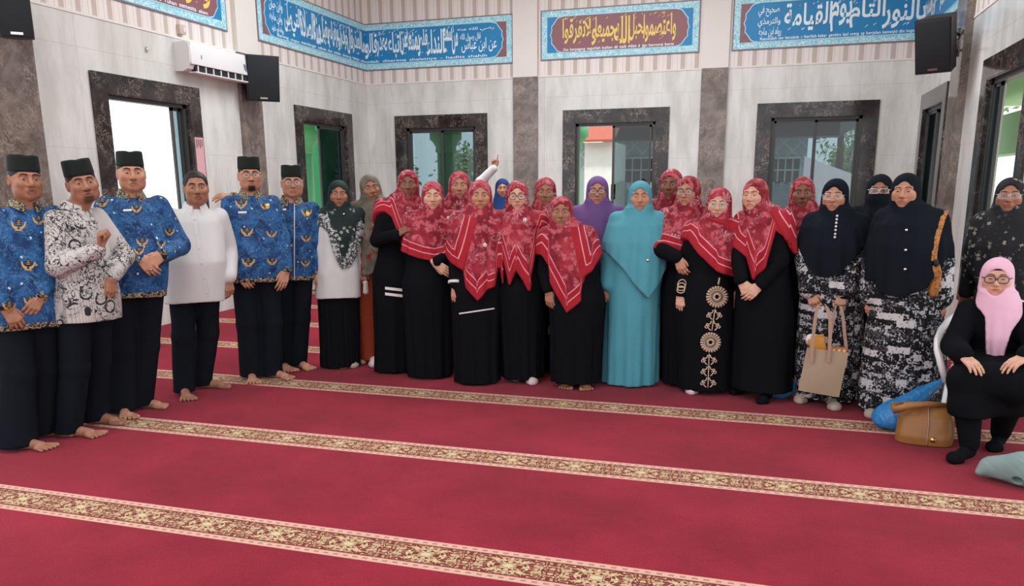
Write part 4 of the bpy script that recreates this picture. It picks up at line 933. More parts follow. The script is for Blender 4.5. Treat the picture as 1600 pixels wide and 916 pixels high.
    def placket(s, px, y0, y1, mat, w=.016, btn=None, nb=5, x1=None):
        ys = np.linspace(y0, y1, 14); x1 = px if x1 is None else x1; A = [s.surf(px+(x1-px)*(y-y0)/(y1-y0), y, .004) for y in ys]; ex = Vector((w/2, 0, 0)); mb = MB(); mb.strip([a-ex for a in A], [a+ex for a in A]); o = mb.build('placket', mat, s.o)
        if btn is not None:
            for y in np.linspace(y0+6, y1-8, nb):
                p = s.surf(px+(x1-px)*(y-y0)/(y1-y0), y, .006); mb = MB(); mb.lathe([(.0, .002), (.0055, .002), (.0055, -.003)], n=10); b = mb.build('button', btn, o); b.location = p; b.rotation_euler = (math.pi/2, 0, 0)
    def emblem(s, px, py, sz=.05):
        """gold wings round a dark tree over a base"""
        def poly(pts, off): return [s.surf(px+a*sz*s.pm, py-b*sz*s.pm, off) for a, b in pts]
        mb = MB()
        for q in (-1, 1):
            p = [(q*.10, -.34), (q*.34, -.30), (q*.52, -.08), (q*.60, .30), (q*.46, .22), (q*.38, .0), (q*.24, -.12), (q*.10, -.14)]; mb.add(poly(p, .003), [list(range(8)) if q > 0 else list(range(8))[::-1]], 0)
        mb.add(poly([(-.30, -.44), (.30, -.44), (.26, -.34), (-.26, -.34)], .003), [[0, 1, 2, 3]], 0)
        mb.add(poly([(-.22, -.02), (.22, -.02), (.20, .28), (0, .52), (-.20, .28)], .0035), [[0, 1, 2, 3, 4]], 1)
        for k in range(3): mb.add(poly([(-.16+.03*k, .03+.13*k), (.16-.03*k, .03+.13*k), (.15-.03*k, .08+.13*k), (-.15+.03*k, .08+.13*k)], .0045), [[0, 1, 2, 3]], 0)
        mb.build('emblem', [MT['emb'], MT['embdark']], s.sh)
    def patch(s, name, poly, mat, off=.004, parent=None):
        mb = MB(); mb.add([s.surf(a, b, off) for a, b in poly], [list(range(len(poly)))]); return mb.build(name, mat, parent or s.sh)
    @property
    def pm(s): return FPX/(CM[2]@(s.g+[0, 0, 1.1]-CAMP))
    def cap(s, tilt=0):
        R = s.Rh; c = s.hc+R@np.array([0, .016, .088])*s.hs; V = Vol(np.arange(c[0]-.13, c[0]+.13, .005), np.arange(c[1]-.15, c[1]+.15, .005), np.arange(c[2]-.10, c[2]+.12, .004))
        def fn(X, Y, Z):
            x, y, z = X-c[0], Y-c[1], Z-c[2]; u, v, w = (R[0, i]*x+R[1, i]*y+R[2, i]*z for i in range(3)); t = np.clip((w+.05)/.1, 0, 1)
            g = np.sqrt((u/(.083-.005*t))**2+(v/(.101-.004*t))**2); d = (g-1)*.083
            topc = .052-.006*np.exp(-(u/.02)**2)-.05*(u**2); return smax(d, np.maximum(w-topc, -.046-w), .012)
        V.add(fn, c-.14, c+.14); s.cloth('cap', V, MT['peci'], .0004, 40)
    def hair(s, full=False):
        R = s.Rh; c = s.hc; V = Vol(np.arange(c[0]-.13, c[0]+.13, .004), np.arange(c[1]-.14, c[1]+.15, .004), np.arange(c[2]-.13, c[2]+.15, .004)); P = lambda x, y, z: c+R@(np.array([x, y, z])*s.hs)
        t = .008 if full else .004; V.ell(P(0, .020, .032), np.array([.076+t, .093+t, .081+t])*s.hs, 0, R)
        V.ell(P(0, -.09, -.035), np.array([.068, .078, .116])*s.hs, .006, R, True)
        if full:
            for q in (-1, 1): V.ell(P(q*.036, -.078, -.02), np.array([.040, .062, .098])*s.hs, .006, R, True)
        for q in (-1, 1): V.ell(P(q*.085, .010, -.03), np.array([.025, .034, .05])*s.hs, .006, R, True)
        V.ell(P(0, .03, -.12), np.array([.12, .16, .085])*s.hs, .006, R, True)
        s.cloth('hair', V, MT['hair'], .0012, 120)
    def dress(s, mat, hem=(0, .26, .2), hemz=.02, bust=(.150, .120), hipw=(.20, .160), slv=(.062, .058, .048), stop=.93, fold=.085, nf=10, zt=None, name='dress', waist=None, xs=0, hy0=0.0):
        cxh, ah, bh = hem; nz = s.neck[2]; pts = np.array([s.neck, s.hip]+[q for A in s.A.values() for q in (A['S'], A['E'], A['W'])]+[[cxh-ah, -bh, 0], [cxh+ah, bh, 0]]); lo = pts.min(0)-.16; hi = pts.max(0)+.16
        V = Vol(np.arange(lo[0], hi[0], .0088), np.arange(lo[1], hi[1], .0088), np.arange(-.01, max([nz+.05]+[max(A['E'][2], A['W'][2])+.08 for A in s.A.values()]), .0095)); hz = s.hip[2]
        def cxy(z): t = np.clip((z-hz)/(nz-hz), 0, 1); return s.hip*(1-t)+s.neck*t
        rows = []
        for z, aa, bb in ((hemz, ah, bh), (hz*.45, ah*.72+hipw[0]*.28, bh*.7+hipw[1]*.3), (hz-.02, hipw[0], hipw[1]), (hz+.14, (bust[0]+hipw[0])/2-.01, (bust[1]+hipw[1])/2-.01), (nz-.20, bust[0], bust[1]), (nz-.10, bust[0]*.95, bust[1]*.85), (nz-.04, bust[0]*.6, bust[1]*.6), (nz, .06, .06)):
            c = cxy(z); t = np.clip((hz-z)/hz, 0, 1); rows.append((z, c[0]*(1-t)+cxh*t, c[1]+(hy0*t), aa, bb, s.byaw))
        ph = s.rng.uniform(0, 6.28, 5)
        def fn(th, Z):
            w = np.clip((hz+.05-Z)/hz, 0, 1); a1 = nf*th+ph[0]+1.2*np.sin(2*th+ph[1]); a2 = (nf+6)*th+ph[2]+Z*1.5
            return 1+fold*w*((1-2*np.abs(np.sin(a1/2 if nf % 2 == 0 else a1)))*.65+.4*np.sin(a2))
        V.profile(rows, 0, 2.0, fn); s.sleeves(V, *slv, stop=stop)
        V.cut(lambda X, Y, Z: hemz-Z)
        o, P, Q = s.cloth(name, V, mat, .0045, 9, {'hem': lambda P: P[:, 2]-hemz}); s.shP, s.shQ = P, Q; s.sbvh = BVHTree.FromPolygons(P.tolist(), Q.tolist()); s.sh = o; return o
    def hijab(s, mat, hempx, back=None, drape=(.10, .19, .235, .25), depth=(.10, .125, .165, .175), oval=(.052, .083), brow=.0, fold=.05, nf=7, lap=None, laps=(), inner=None, name='hijab', loose=1.0, armk=.03, big=1.0, bandmax=9., parent=None, sleeves_under=True):
        """a headscarf: close shell over the head with a face opening, then a cape over shoulders and upper arms, cut along hempx (pixels)"""
        hp = np.array([[*s.loc(x, y, s.neck[1]-.18)[[0, 2]]] for x, y in hempx]); o_ = np.argsort(hp[:, 0]); hp = hp[o_]; zmin = hp[:, 1].min(); bk = (hp[[0, -1], 1].mean() if back is None else back)
        nz = s.neck[2]; ext = max(drape)+.1; x0, x1 = min(s.neck[0], s.hip[0])-ext-.05, max(s.neck[0], s.hip[0])+ext+.05; ym = s.neck[1]
        for A in s.A.values(): x0 = min(x0, A['E'][0]-.1); x1 = max(x1, A['E'][0]+.1)
        ylo = min([ym-.32]+[A['E'][1]-.11 for A in s.A.values() if A['E'][2] > zmin]); 
        V = Vol(np.arange(x0, x1, .0062), np.arange(ylo, ym+.27, .0068), np.arange(zmin-.03, s.hc[2]+.20, .0062))
        h, R, c = s.hs*big, s.Rh, s.hc; P = lambda x, y, z: c+R@(np.array([x, y, z])*s.hs)
        V.ell(P(0, .022, .030), np.array([.088, .108, .094])*h, 0, R); V.ell(P(0, .012, -.03), np.array([.083, .086, .100])*h, .03, R)
        V.cone(P(0, .02, -.055), .082*h, s.neck+[0, .0, -.01], .092*h, .04); V.cone(P(0, -.032, -.085), .052*h, s.neck+[0, -.03, -.03], .075*h, .04)
        tz = s.hip[2]
        def cxy(z): t = np.clip((z-tz)/(nz-tz), -.3, 1); return s.hip*(1-t)+s.neck*t
        rows = []
        for dz, aa, bb in ((.045, drape[0]*.85, depth[0]*.85), (-.005, drape[0]*1.1, depth[0]), (-.075, drape[1], depth[1]), (-.20, drape[2], depth[2]), (-.38, drape[3], depth[3]), (zmin-.05-nz if zmin-nz < -.40 else -.45, drape[3]*1.02, depth[3])):
            z = nz+dz; q = cxy(z); rows.append((z, q[0], q[1]-.012, aa*loose, bb, s.byaw))
        ph = s.rng.uniform(0, 6.28, 5)
        def fn(th, Z):
            w = np.clip((nz+.02-Z)/.3, 0, 1); fr = .5+.5*np.sin(-th)
            return 1+fold*w*(np.sin(nf*th+ph[0]+1.5*np.sin(3*th+ph[1]))*.55+.45*np.sin((nf*2+1)*th+ph[2]+2*Z))+.02*w*fr*np.sin(17*th+ph[3])
        V.profile(rows, .05, 2.0, fn)
        for A in (s.A.values() if sleeves_under else ()):
            if A['S'][2] > bk-.1: V.cone(A['S'], .068, A['E'], .064, .05)
            if A['E'][2] > zmin+.05: V.cone(A['E'], .06, A['E']+(A['W']-A['E'])*.5, .056, .04)
        ow, oh = oval[0]*s.hs, oval[1]*s.hs; zc = (-.016-brow)*s.hs
        def face(X, Y, Z):
            x, y, z = X-c[0], Y-c[1], Z-c[2]; u, v, w = (R[0, i]*x+R[1, i]*y+R[2, i]*z for i in range(3)); w = w-zc
            ww = ow*(1-.13*np.clip(-w/oh, 0, 1)); g = np.sqrt((u/ww)**2+(w/oh)**2); return np.maximum((g-1)*ow, v+.025*s.hs)
        V.sub(face, c-.16, c+.16, .007)
        def hz(X, Y):
            f = np.interp(X, hp[:, 0], hp[:, 1]); t = np.clip((Y-(ym-.10))/.16, 0, 1); t = t*t*(3-2*t); return f*(1-t)+bk*t
        V.cut(lambda X, Y, Z: (hz(X, Y)-Z)*.75)
        P_, Q = V.mesh()
        sl = np.abs(np.gradient(np.interp(np.linspace(hp[0, 0], hp[-1, 0], 80), hp[:, 0], hp[:, 1]), (hp[-1, 0]-hp[0, 0])/79+1e-9)); xs = np.linspace(hp[0, 0], hp[-1, 0], 80)
        hem = (P_[:, 2]-hz(P_[:, 0], P_[:, 1]))/np.sqrt(1+np.minimum(np.interp(P_[:, 0], xs, sl), 1.6)**2*np.clip(-(P_[:, 1]-ym)/.1, 0, 1))
        N = vnormals(P_, Q)
        for (ax_, ay_, bx_, by_, sgn, edge) in laps:      # an overlapping layer: a raised flap bounded by a line in the photograph
            a = s.loc(ax_, ay_, -.15)[[0, 2]]; b = s.loc(bx_, by_, -.15)[[0, 2]]; d = unit(b-a); nn = np.array([-d[1], d[0]])*sgn; q = P_[:, [0, 2]]-a; sd = q@nn; tt = np.clip(q@d/np.linalg.norm(b-a), -.2, 1.2)
            act = np.clip((ym+.03-P_[:, 1])/.05, 0, 1)*((q@d) > -.03)*((q@d) < np.linalg.norm(b-a)+.03); w = np.clip(sd/.008, 0, 1)*np.exp(-np.maximum(sd, 0)/.16)*act; P_ = P_+N*(.013*w)[:, None]
            if edge: hem = np.where((sd > 0) & (act > .5), np.minimum(hem, sd), hem)
        hem = np.where(P_[:, 2] > s.hc[2]-.10*s.hs, 9., np.where(hem > bandmax, 9., hem))
        far = np.linalg.norm(P_-s.hc, axis=1); w = np.clip((far-.12)/.1, .25, 1)
        P2 = P_+(wrinkle(P_, Q, .0055, 15, s.rng, (1, 1, .4))-P_)*w[:, None]
        o = mesh_np(name, P2, Q, mat, s.o, True, {'hem': hem}); s.hjbvh = BVHTree.FromPolygons(P2.tolist(), Q.tolist()); s.hj = o
        if inner is not None:
            V = Vol(np.arange(c[0]-.12, c[0]+.12, .004), np.arange(c[1]-.14, c[1]+.05, .004), np.arange(c[2]-.02, c[2]+.14, .004)); V.ell(P(0, .019, .033), np.array([.078, .0965, .084])*s.hs, 0, R)
            def low(X, Y, Z):
                x, y, z = X-c[0], Y-c[1], Z-c[2]; u, v, w = (R[0, i]*x+R[1, i]*y+R[2, i]*z for i in range(3)); return np.maximum((inner[1]-.10*u*u/.05)*s.hs-w, v-.02)
            V.cut(low); s.cloth('inner_cap', V, inner[0], .0004, 30)
        return o
    def brooch(s, px, py, mat, r=.014, kind='flower'):
        p = s.surf(px, py, .006, s.hjbvh); mb = MB()
        if kind == 'flower':
            for k in range(5):
                a = k*1.2566; mb.lathe([(.0, .003), (r*.45, .002), (r*.5, -.002)], (math.cos(a)*r*.62, math.sin(a)*r*.62, 0), 8)
            mb.lathe([(0, .006), (r*.35, .004), (r*.4, -.002)], n=8)
        else: mb.lathe([(0, .004), (r*.8, .003), (r, -.002)], n=10)
        o = mb.build('brooch', mat, s.hj); o.location = p; o.rotation_euler = (math.pi/2, 0, 0)
    def socks(s):
        for p, yw, kd in s.feet:
            if kd in ('bare', 'none'): continue
            V = Vol(np.arange(p[0]-.2, p[0]+.2, .006), np.arange(p[1]-.2, p[1]+.24, .006), np.arange(-.01, .17, .006)); s.footshape(V, p, yw, .0005, False); V.cut(lambda X, Y, Z: .002-Z)
            s.cloth('sock', V, {'white': MT['sockwhite'], 'tan': MT['socktan'], 'black': MT['black']}[kd], .0006, 60)
    def bangle(s, side, mat, at=.0, r=.028, t=.004, name='bracelet'):
        a = s.A[side]; c = a['W']+a['d']*at; u = unit(np.cross(a['d'], [0.3, 1, .2])); v = np.cross(a['d'], u); mb = MB()
        mb.tube([c+(u*math.cos(q)*.8+v*math.sin(q))*r for q in np.linspace(0, 2*math.pi, 18, endpoint=False)], t, 6, closed=True); mb.build(name, mat, s.o)
MT['emb'] = plain('gold thread', srgb(196, 152, 84), .6, .3, .1); MT['embdark'] = plain('dark thread', srgb(44, 40, 40), .7, .2, .1)
# ---- six men on the left
def man(foot, hx, top, chin, label, feet, arms, cap=True, cover=.075, **kw):
    p = Person(foot, hx, top, chin, label, sex='m', cover=cover, **{k: v for k, v in kw.items() if k not in ('beard', 'stache', 'full')})
    for k in ('beard', 'stache'): setattr(p, k, kw.get(k, 0.0))
    p.face_full = kw.get('full', 1.0)
    for f in feet: p.foot(*f)
    for sd in 'lr': p.arm(sd, **arms.get(sd, {}))
    p.body(); return p
def uniform(p, hem, embs, tag_=None, medal=None, loose=1.05, flare=1.1, **kw):
    p.trousers(MT['navy'], loose=loose, flare=flare); hz = p.loc(*hem, 0)[2]; p.shirt(MT['batik'], hz, **kw); p.collar(MT['collar_batik'])
    for e in embs: p.emblem(*e)
    if tag_: x, y = tag_; p.patch('name_tag', [(x-6.5, y-1.2), (x+6.5, y-1.6), (x+6.5, y+1.4), (x-6.5, y+1.8)], MT['pearl'], .006)
    if medal: x, y = medal; p.patch('pin', [(x+3.2*math.cos(a), y+3.8*math.sin(a)) for a in np.linspace(0, 6.28, 12, endpoint=False)], MT['gold'], .008)
    p.cuffs([sd for sd in 'lr'], MT['collar_batik'], rw=.047, w=.045, at=.885)
p = man((62, 688), 33, 232, 312, 'man in blue uniform batik and black cap standing first at the far left', [(64, 702, 50, 'bare'), (100, 680, 60, 'bare')],
        {'l': dict(wrist=(10, 490, -.20), tip=(44, 530, -.22), n=(-.2, 1, 0), hint=(-.5, .9, -.2), curl=.45), 'r': dict(wrist=(58, 494, -.20), tip=(26, 520, -.24), n=(0, 1, .2), hint=(.5, .9, -.2), curl=.5)}, skin='tan', byaw=18, hyaw=14, hip=46, full=1.0, roll=2)
uniform(p, (40, 512), [(29, 352, .075), (44, 414, .072), (47, 470, .065), (14, 478, .065), (60, 344, .06)], belly=.02, loose=1.15, flare=1.25); p.cap(); p.hair()
p = man((150, 676), 122, 233, 320, 'man in white and black batik shirt with head tilted and thumb raised', [(142, 682, 55, 'bare'), (178, 662, 60, 'bare')],
        {'l': dict(wrist=(157, 390, -.20), tip=(156, 345, -.22), n=(1, -.3, 0), hint=(-.3, -.2, -1), curl=1.15, thumb=.1), 'r': dict(wrist=(176, 432, -.10), tip=(172, 472, -.14), n=(-.6, .8, 0), hint=(.6, .6, -.3), curl=.4)}, skin='tan', byaw=48, hyaw=8, roll=-9, hip=136, sh=116, beard=.8, stache=.6)
p.trousers(MT['navy']); p.shirt(MT['batik_white'], p.loc(140, 500, 0)[2], a=(.175, .185, .205), b=(.125, .15, .165), hemattr=False); p.collar(MT['batik_white']); p.cap(); p.hair()
mb = MB()
p = man((222, 645), 200, 223, 301, 'man in blue uniform batik and black cap before the bright first window', [(199, 653, 15, 'bare'), (246, 637, 62, 'bare')],
        {'l': dict(wrist=(216, 402, -.20), tip=(240, 425, -.24), n=(0, 1, .1), hint=(-.5, .9, -.3), curl=.45), 'r': dict(wrist=(256, 398, -.18), tip=(226, 418, -.25), n=(0, 1, 0), hint=(.6, .9, -.3), curl=.55)}, skin='mid', byaw=10, hyaw=4, hip=213, full=1.08, stache=.35)
uniform(p, (210, 464), [(160, 316, .068), (213, 326, .058), (175, 360, .05), (222, 378, .066), (217, 392, .055), (265, 362, .055), (252, 381, .05)], (199, 329), loose=1.12, flare=1.25, a=(.205, .20, .20), b=(.135, .14, .14), belly=.045, slv=(.078, .068, .058)); p.cap(); p.hair(); p.bangle('l', MT['silver'], .11, .010, .003, 'ring')
p = man((316, 612), 303, 258, 327, 'bareheaded man in plain white long sleeved shirt', [(293, 624, 8, 'bare'), (346, 606, 70, 'bare')],
        {'l': dict(wrist=(268, 446, -.04), tip=(274, 480, -.07), n=(.6, .7, 0), curl=.5), 'r': dict(wrist=(357, 434, -.04), tip=(362, 482, -.08), n=(-.5, .8, 0), curl=.45)}, skin='tan', cover=.012, hip=309, byaw=6, hyaw=4, full=1.04, stache=.3)
p.trousers(MT['navy']); p.shirt(MT['white'], p.loc(310, 470, 0)[2], belly=.035, a=(.20, .205, .205), b=(.13, .145, .15), slv=(.074, .066, .058), hemattr=False); p.collar(MT['white']); p.placket(303, 338, 465, MT['white'], .03, MT['pearl'], 6, x1=324); p.hair(True)
p.cuffs('lr', MT['white'], rw=.050, w=.055, at=.87)
p = man((420, 592), 387, 234, 299, 'bearded man with spectacles in blue uniform batik with yellow pin on chest', [(396, 598, 5, 'bare'), (446, 592, 45, 'bare')],
        {'l': dict(wrist=(374, 432, -.14), tip=(392, 450, -.18), n=(0, 1, 0), hint=(-.3, .9, -.2), curl=.55), 'r': dict(wrist=(448, 428, -.12), tip=(436, 464, -.16), n=(-.3, 1, 0), hint=(.3, .9, -.2), curl=.3)}, skin='mid', byaw=6, hyaw=6, hip=404, full=1.05, beard=1.0, stache=.7)
uniform(p, (405, 440), [(377, 318, .08), (414, 322, .06), (386, 362, .08), (424, 365, .065), (388, 409, .085), (425, 408, .065)], (379, 332), (417, 323), a=(.2, .20, .21), b=(.13, .14, .145), belly=.03); p.cap(); p.hair(); p.glasses(MT['glassframe'], r=.0014)
p = man((465, 578), 454, 248, 309, 'smiling man with round spectacles in zipped blue uniform batik beside the woman in white blouse', [(451, 580, 25, 'bare'), (480, 577, 35, 'bare')],
        {'l': dict(wrist=(366, 309, -.16), tip=(334, 304, -.24), n=(0, .6, -.8), hint=(-.3, .9, -.3), curl=.35), 'r': dict(wrist=(499, 428, -.03), tip=(504, 456, -.06), n=(-.4, .8, 0), curl=.5)}, skin='mid', byaw=0, hyaw=2, hip=458, full=1.06)
uniform(p, (455, 438), [(438, 322, .055), (479, 332, .075), (478, 372, .065), (477, 411, .06)], (441, 328), (480, 334), a=(.19, .185, .2)); p.cap(); p.hair(); p.glasses(MT['glassframe'], .026, .021, .0014); p.placket(460, 318, 437, MT['pearl'], .006)
# ---- the women
def woman(foot, hx, top, chin, label, arms={}, feet=(), **kw):
    p = Person(foot, hx, top, chin, label, **{k: v for k, v in kw.items() if k != 'full'}); p.face_full = kw.get('full', 1.0)
    for f in feet: p.foot(*f)
    if len(feet) < 2:
        for q in (-1, 1)[:2-len(feet)]:
            sx = q if not feet else (-1 if p.feet[0][0][0] > p.hip[0] else 1); p.feet.append((np.array([p.hip[0]+sx*.09, .03, 0]), q*.2, 'tan'))
    for sd in 'lr': p.arm(sd, **arms.get(sd, {}))
    p.body(); p.socks(); return p
def hem_of(p, x0, x1, foot_y): 
    a, b = p.loc(x0, foot_y, 0)[0], p.loc(x1, foot_y, 0)[0]; return ((a+b)/2, (b-a)/2, min(.22, (b-a)/2*.8))
B = MT['black']
p = woman((533, 573), 528, 278, 326, 'woman in dark green floral headscarf, white blouse and long black skirt', {'l': dict(wrist=(513, 444, -.10), tip=(517, 474, -.13), n=(.3, 1, 0), curl=.4), 'r': dict(wrist=(556, 440, -.02))}, [(537, 575, -8, 'tan'), (552, 574, 8, 'tan')], skin='tan', hip=532, roll=2, full=1.05)
p.dress(B, hem_of(p, 501, 562, 572), .015, hipw=(.175, .14), slv=(.04, .04, .03), stop=.5, fold=.09, nf=13, name='skirt')
p.shirt(MT['white'], p.loc(533, 467, -.1)[2], a=(.165, .17, .185), b=(.13, .135, .15), slv=(.066, .064, .058), hemattr=False, name='blouse'); p.cuffs('l', B, rw=.04, w=.03, at=.93)
p.hijab(MT['greenfloral'], [(500, 352), (512, 362), (520, 392), (533, 420), (547, 418), (558, 400), (566, 372)], back=1.0, drape=(.10, .165, .20, .21)); p.brooch(537, 335, MT['silver'], .010, 'dot')
p = woman((580, 566), 578, 267, 318, 'woman in draped grey olive floral scarf and rust skirt with tilted head', {'l': dict(wrist=(566, 436, -.16), tip=(571, 468, -.20), n=(.3, 1, 0), curl=.6), 'r': dict(wrist=(600, 440, .0))}, [(584, 573, 0, 'white'), (566, 568, 0, 'tan')], skin='tan', roll=-10, hyaw=5, hip=578, sh=584)
p.dress(MT['rust'], hem_of(p, 556, 606, 565), .03, hipw=(.17, .14), fold=.05, nf=8, slv=(.06, .058, .05))
p.hijab(MT['olive'], [(548, 424), (560, 428), (575, 430), (592, 420), (604, 405), (612, 380)], back=1.05, drape=(.115, .17, .20, .205), depth=(.115, .13, .16, .165), fold=.05, laps=[(600, 330, 560, 428, 1, False)], bandmax=0)
p = woman((617, 580), 637, 261, 311, 'woman in red headscarf and black dress with two white stripes, hand on a shoulder', {'l': dict(wrist=(619, 368, -.26), tip=(650, 346, -.30), n=(.2, .6, -.7), hint=(-.35, -.2, -1), curl=.25), 'r': dict(wrist=(648, 445, .05))}, [], skin='dark', hip=622, sh=628, full=.94, hyaw=-4)
p.dress(B, hem_of(p, 584, 652, 580), .012, stop=.97)
p.hijab(REDS[1], [(600, 330), (612, 340), (628, 385), (640, 400), (660, 370), (672, 340)], back=1.15, drape=(.10, .15, .175, .18), fold=.05)
mb = MB()
for y in (448, 457):
    A = [p.surf(x, y+(x-602)*.12+.0, .006) for x in np.linspace(602, 645, 12)]; mb.strip(A, [a-Vector((0, 0, .022)) for a in A])
mb.build('hem_stripe', MT['pearl'], p.sh)
p.cuffs('l', MT['pearl'], 'cuff_stripe', .044, .011, .86); p.cuffs('l', MT['pearl'], 'cuff_stripe', .042, .011, .94)
p = woman((672, 588), 675, 277, 333, 'woman in red floral headscarf with hand at waist beside the white-striped black dress', {'r': dict(wrist=(680, 411, -.22), tip=(704, 428, -.25), n=(0, 1, .1), hint=(1, .3, -.6), curl=.3), 'l': dict(wrist=(648, 455, .0))}, [], skin='light', hip=672, full=1.06)
p.dress(B, hem_of(p, 636, 708, 590), .012, hipw=(.21, .17), bust=(.165, .135))
p.hijab(REDS[0], [(624, 394), (640, 400), (660, 406), (680, 409), (694, 406), (708, 398), (716, 380)], back=1.15, drape=(.10, .19, .225, .235), inner=(MT['maroon'], .068), laps=[(695, 340, 712, 398, 1, False)]); p.brooch(700, 341, MT['pearl'], .012)
p = woman((716, 574), 717, 264, 313, 'woman in red floral headscarf in the back row before the first back window', {}, [], skin='mid', hip=716)
p.dress(B, hem_of(p, 690, 745, 575), .02); p.hijab(REDS[3], [(690, 380), (716, 400), (742, 380)], back=1.15, inner=(MT['maroon'], .066))
p = woman((745, 598), 750, 277, 331, 'woman in long red headscarf with flower brooch and white wrist cuff', {'l': dict(wrist=(711, 456, -.08), tip=(713, 488, -.11), n=(.2, 1, 0), curl=.35), 'r': dict(wrist=(771, 450, -.05), tip=(776, 482, -.08), n=(-.5, .8, 0), curl=.5)}, [], skin='mid', hip=745, full=1.02)
p.dress(B, hem_of(p, 712, 780, 597), .012)
p.hijab(REDS[0], [(696, 405), (706, 412), (723, 420), (727, 450), (746, 469), (762, 452), (774, 448), (778, 420)], back=1.05, drape=(.105, .18, .21, .22), depth=(.11, .14, .17, .18), inner=(MT['maroon'], .070), laps=[(745, 350, 724, 424, -1, True)]); p.brooch(757, 383, MT['pearl'], .015); p.cuffs('l', MT['pearl'], 'cuff', .056, .022, .90)
mb = MB(); A = [p.surf(x, 489-(x-718)*.15, .006) for x in np.linspace(718, 772, 12)]; mb.strip(A, [a-Vector((0, 0, .010)) for a in A]); mb.build('hem_stripe', MT['pearl'], p.sh)
p = woman((785, 540), 785, 281, 309, 'woman in blue headscarf and white sleeve far behind raising one finger', {'l': dict(wrist=(772, 263, -.05), tip=(774, 236, -.05), n=(0, -1, 0), hint=(-1, .1, -.2), curl=1.0, fingers=(0, 1.1, 1.2, 1.2)), 'r': {}}, [], skin='mid', dist=9.6, hip=785)
p.dress(MT['white'], (0, .24, .2), .02, stop=.97); p.hijab(MT['bluehijab'], [(772, 360), (786, 374), (800, 360)], back=1.0, drape=(.09, .12, .14, .15), sleeves_under=False)
p = woman((818, 596), 808, 280, 330, 'woman with spectacles in red floral headscarf with a white bow brooch and two tips', {'l': dict(wrist=(786, 455, .04)), 'r': dict(wrist=(844, 444, -.06), tip=(840, 476, -.10), n=(-.4, .9, 0), curl=.55)}, [(808, 594, -15, 'white'), (831, 600, 5, 'white')], skin='light', hip=815, full=1.04)
p.dress(B, hem_of(p, 785, 848, 590), .035)
p.hijab(REDS[2], [(776, 388), (786, 405), (786, 448), (796, 446), (806, 420), (827, 453), (833, 420), (838, 395), (846, 365)], back=1.1, drape=(.105, .175, .20, .21), laps=[(812, 340, 832, 450, -1, False), (838, 356, 858, 358, 1, False)]); p.brooch(820, 344, MT['pearl'], .016); p.glasses(MT['glassframe'], .028, .021)
p = woman((852, 580), 852, 272, 325, 'woman in red floral headscarf behind, between the spectacled woman and the short woman', {}, [], skin='tan', hip=852, full=1.04)
p.dress(B, hem_of(p, 826, 880, 582), .02); p.hijab(REDS[3], [(830, 356), (842, 360), (852, 362), (862, 390), (876, 380)], back=1.15, inner=(MT['maroon'], .068))
p = woman((902, 604), 877, 302, 357, 'short barefoot woman in front in red floral headscarf with long tip and wristwatch', {'l': dict(wrist=(857, 453, -.08), tip=(860, 484, -.11), n=(.4, .9, 0), curl=.4), 'r': dict(wrist=(923, 468, -.04), tip=(919, 496, -.08), n=(-.2, 1, 0), curl=.4)}, [(886, 606, -10, 'bare'), (914, 608, 12, 'bare')], skin='tan', hip=901, sh=886, full=1.08, old=.5)
p.dress(B, hem_of(p, 862, 938, 600), .045, hipw=(.21, .17), bust=(.17, .14))
p.hijab(REDS[0], [(846, 400), (856, 415), (858, 440), (866, 455), (885, 489), (908, 470), (911, 432), (924, 424), (940, 400)], back=1.0, drape=(.11, .20, .24, .25), laps=[(888, 350, 909, 440, 1, True)]); p.bangle('r', MT['silver'], -.012, .031, .005, 'wristwatch')
p = woman((933, 584), 934, 269, 325, 'woman in purple headscarf with dark spectacles in the back row', {}, [], skin='mid', hip=935, full=1.05)
p.dress(MT['purple'], hem_of(p, 905, 968, 584), .02); p.hijab(MT['purple'], [(900, 370), (920, 420), (945, 430), (970, 380)], back=1.0, drape=(.11, .19, .23, .24)); p.glasses(MT['glassframe'], .029, .020, .0022)
p = woman((985, 600), 1001, 277, 334, 'woman in plain turquoise headscarf and turquoise dress', {'l': dict(wrist=(947, 456, -.05), tip=(948, 490, -.08), n=(.3, 1, 0), curl=.5), 'r': {}}, [], skin='mid', hip=988, full=1.04, old=.6)
p.dress(MT['turq'], hem_of(p, 943, 1026, 603), .012, hipw=(.20, .165), bust=(.165, .14), fold=.11, nf=8, slv=(.075, .072, .060))
p.hijab(MT['turq'], [(938, 392), (950, 398), (972, 418), (995, 448), (1013, 466), (1028, 446), (1042, 420), (1046, 390)], back=1.0, drape=(.11, .20, .245, .25), depth=(.115, .15, .18, .19), fold=.035, nf=6); p.brooch(1012, 407, MT['silver'], .012, 'dot')
p = woman((1046, 590), 1049, 261, 312, 'woman in red floral headscarf in the back row beside the turquoise dress', {}, [], skin='dark', hip=1046, hyaw=-10, full=1.04)
p.dress(B, hem_of(p, 1022, 1076, 594), .02); p.hijab(REDS[3], [(1024, 370), (1045, 395), (1075, 380)], back=1.15, inner=(MT['darkcap'], .062))
p = woman((1072, 602), 1076, 271, 325, 'older woman with spectacles in red floral headscarf looking to her right', {'l': dict(wrist=(1058, 402, -.26), tip=(1072, 438, -.30), n=(.3, 1, 0), hint=(-1, .2, -.4), curl=.45), 'r': dict(wrist=(1122, 376, -.04), tip=(1146, 350, -.14), n=(0, 1, -.3), hint=(.3, .9, -.5), curl=.3)}, [], skin='mid', hip=1072, hyaw=-16, full=1.04, old=1)
p.dress(B, hem_of(p, 1034, 1102, 606), .02, stop=.96)
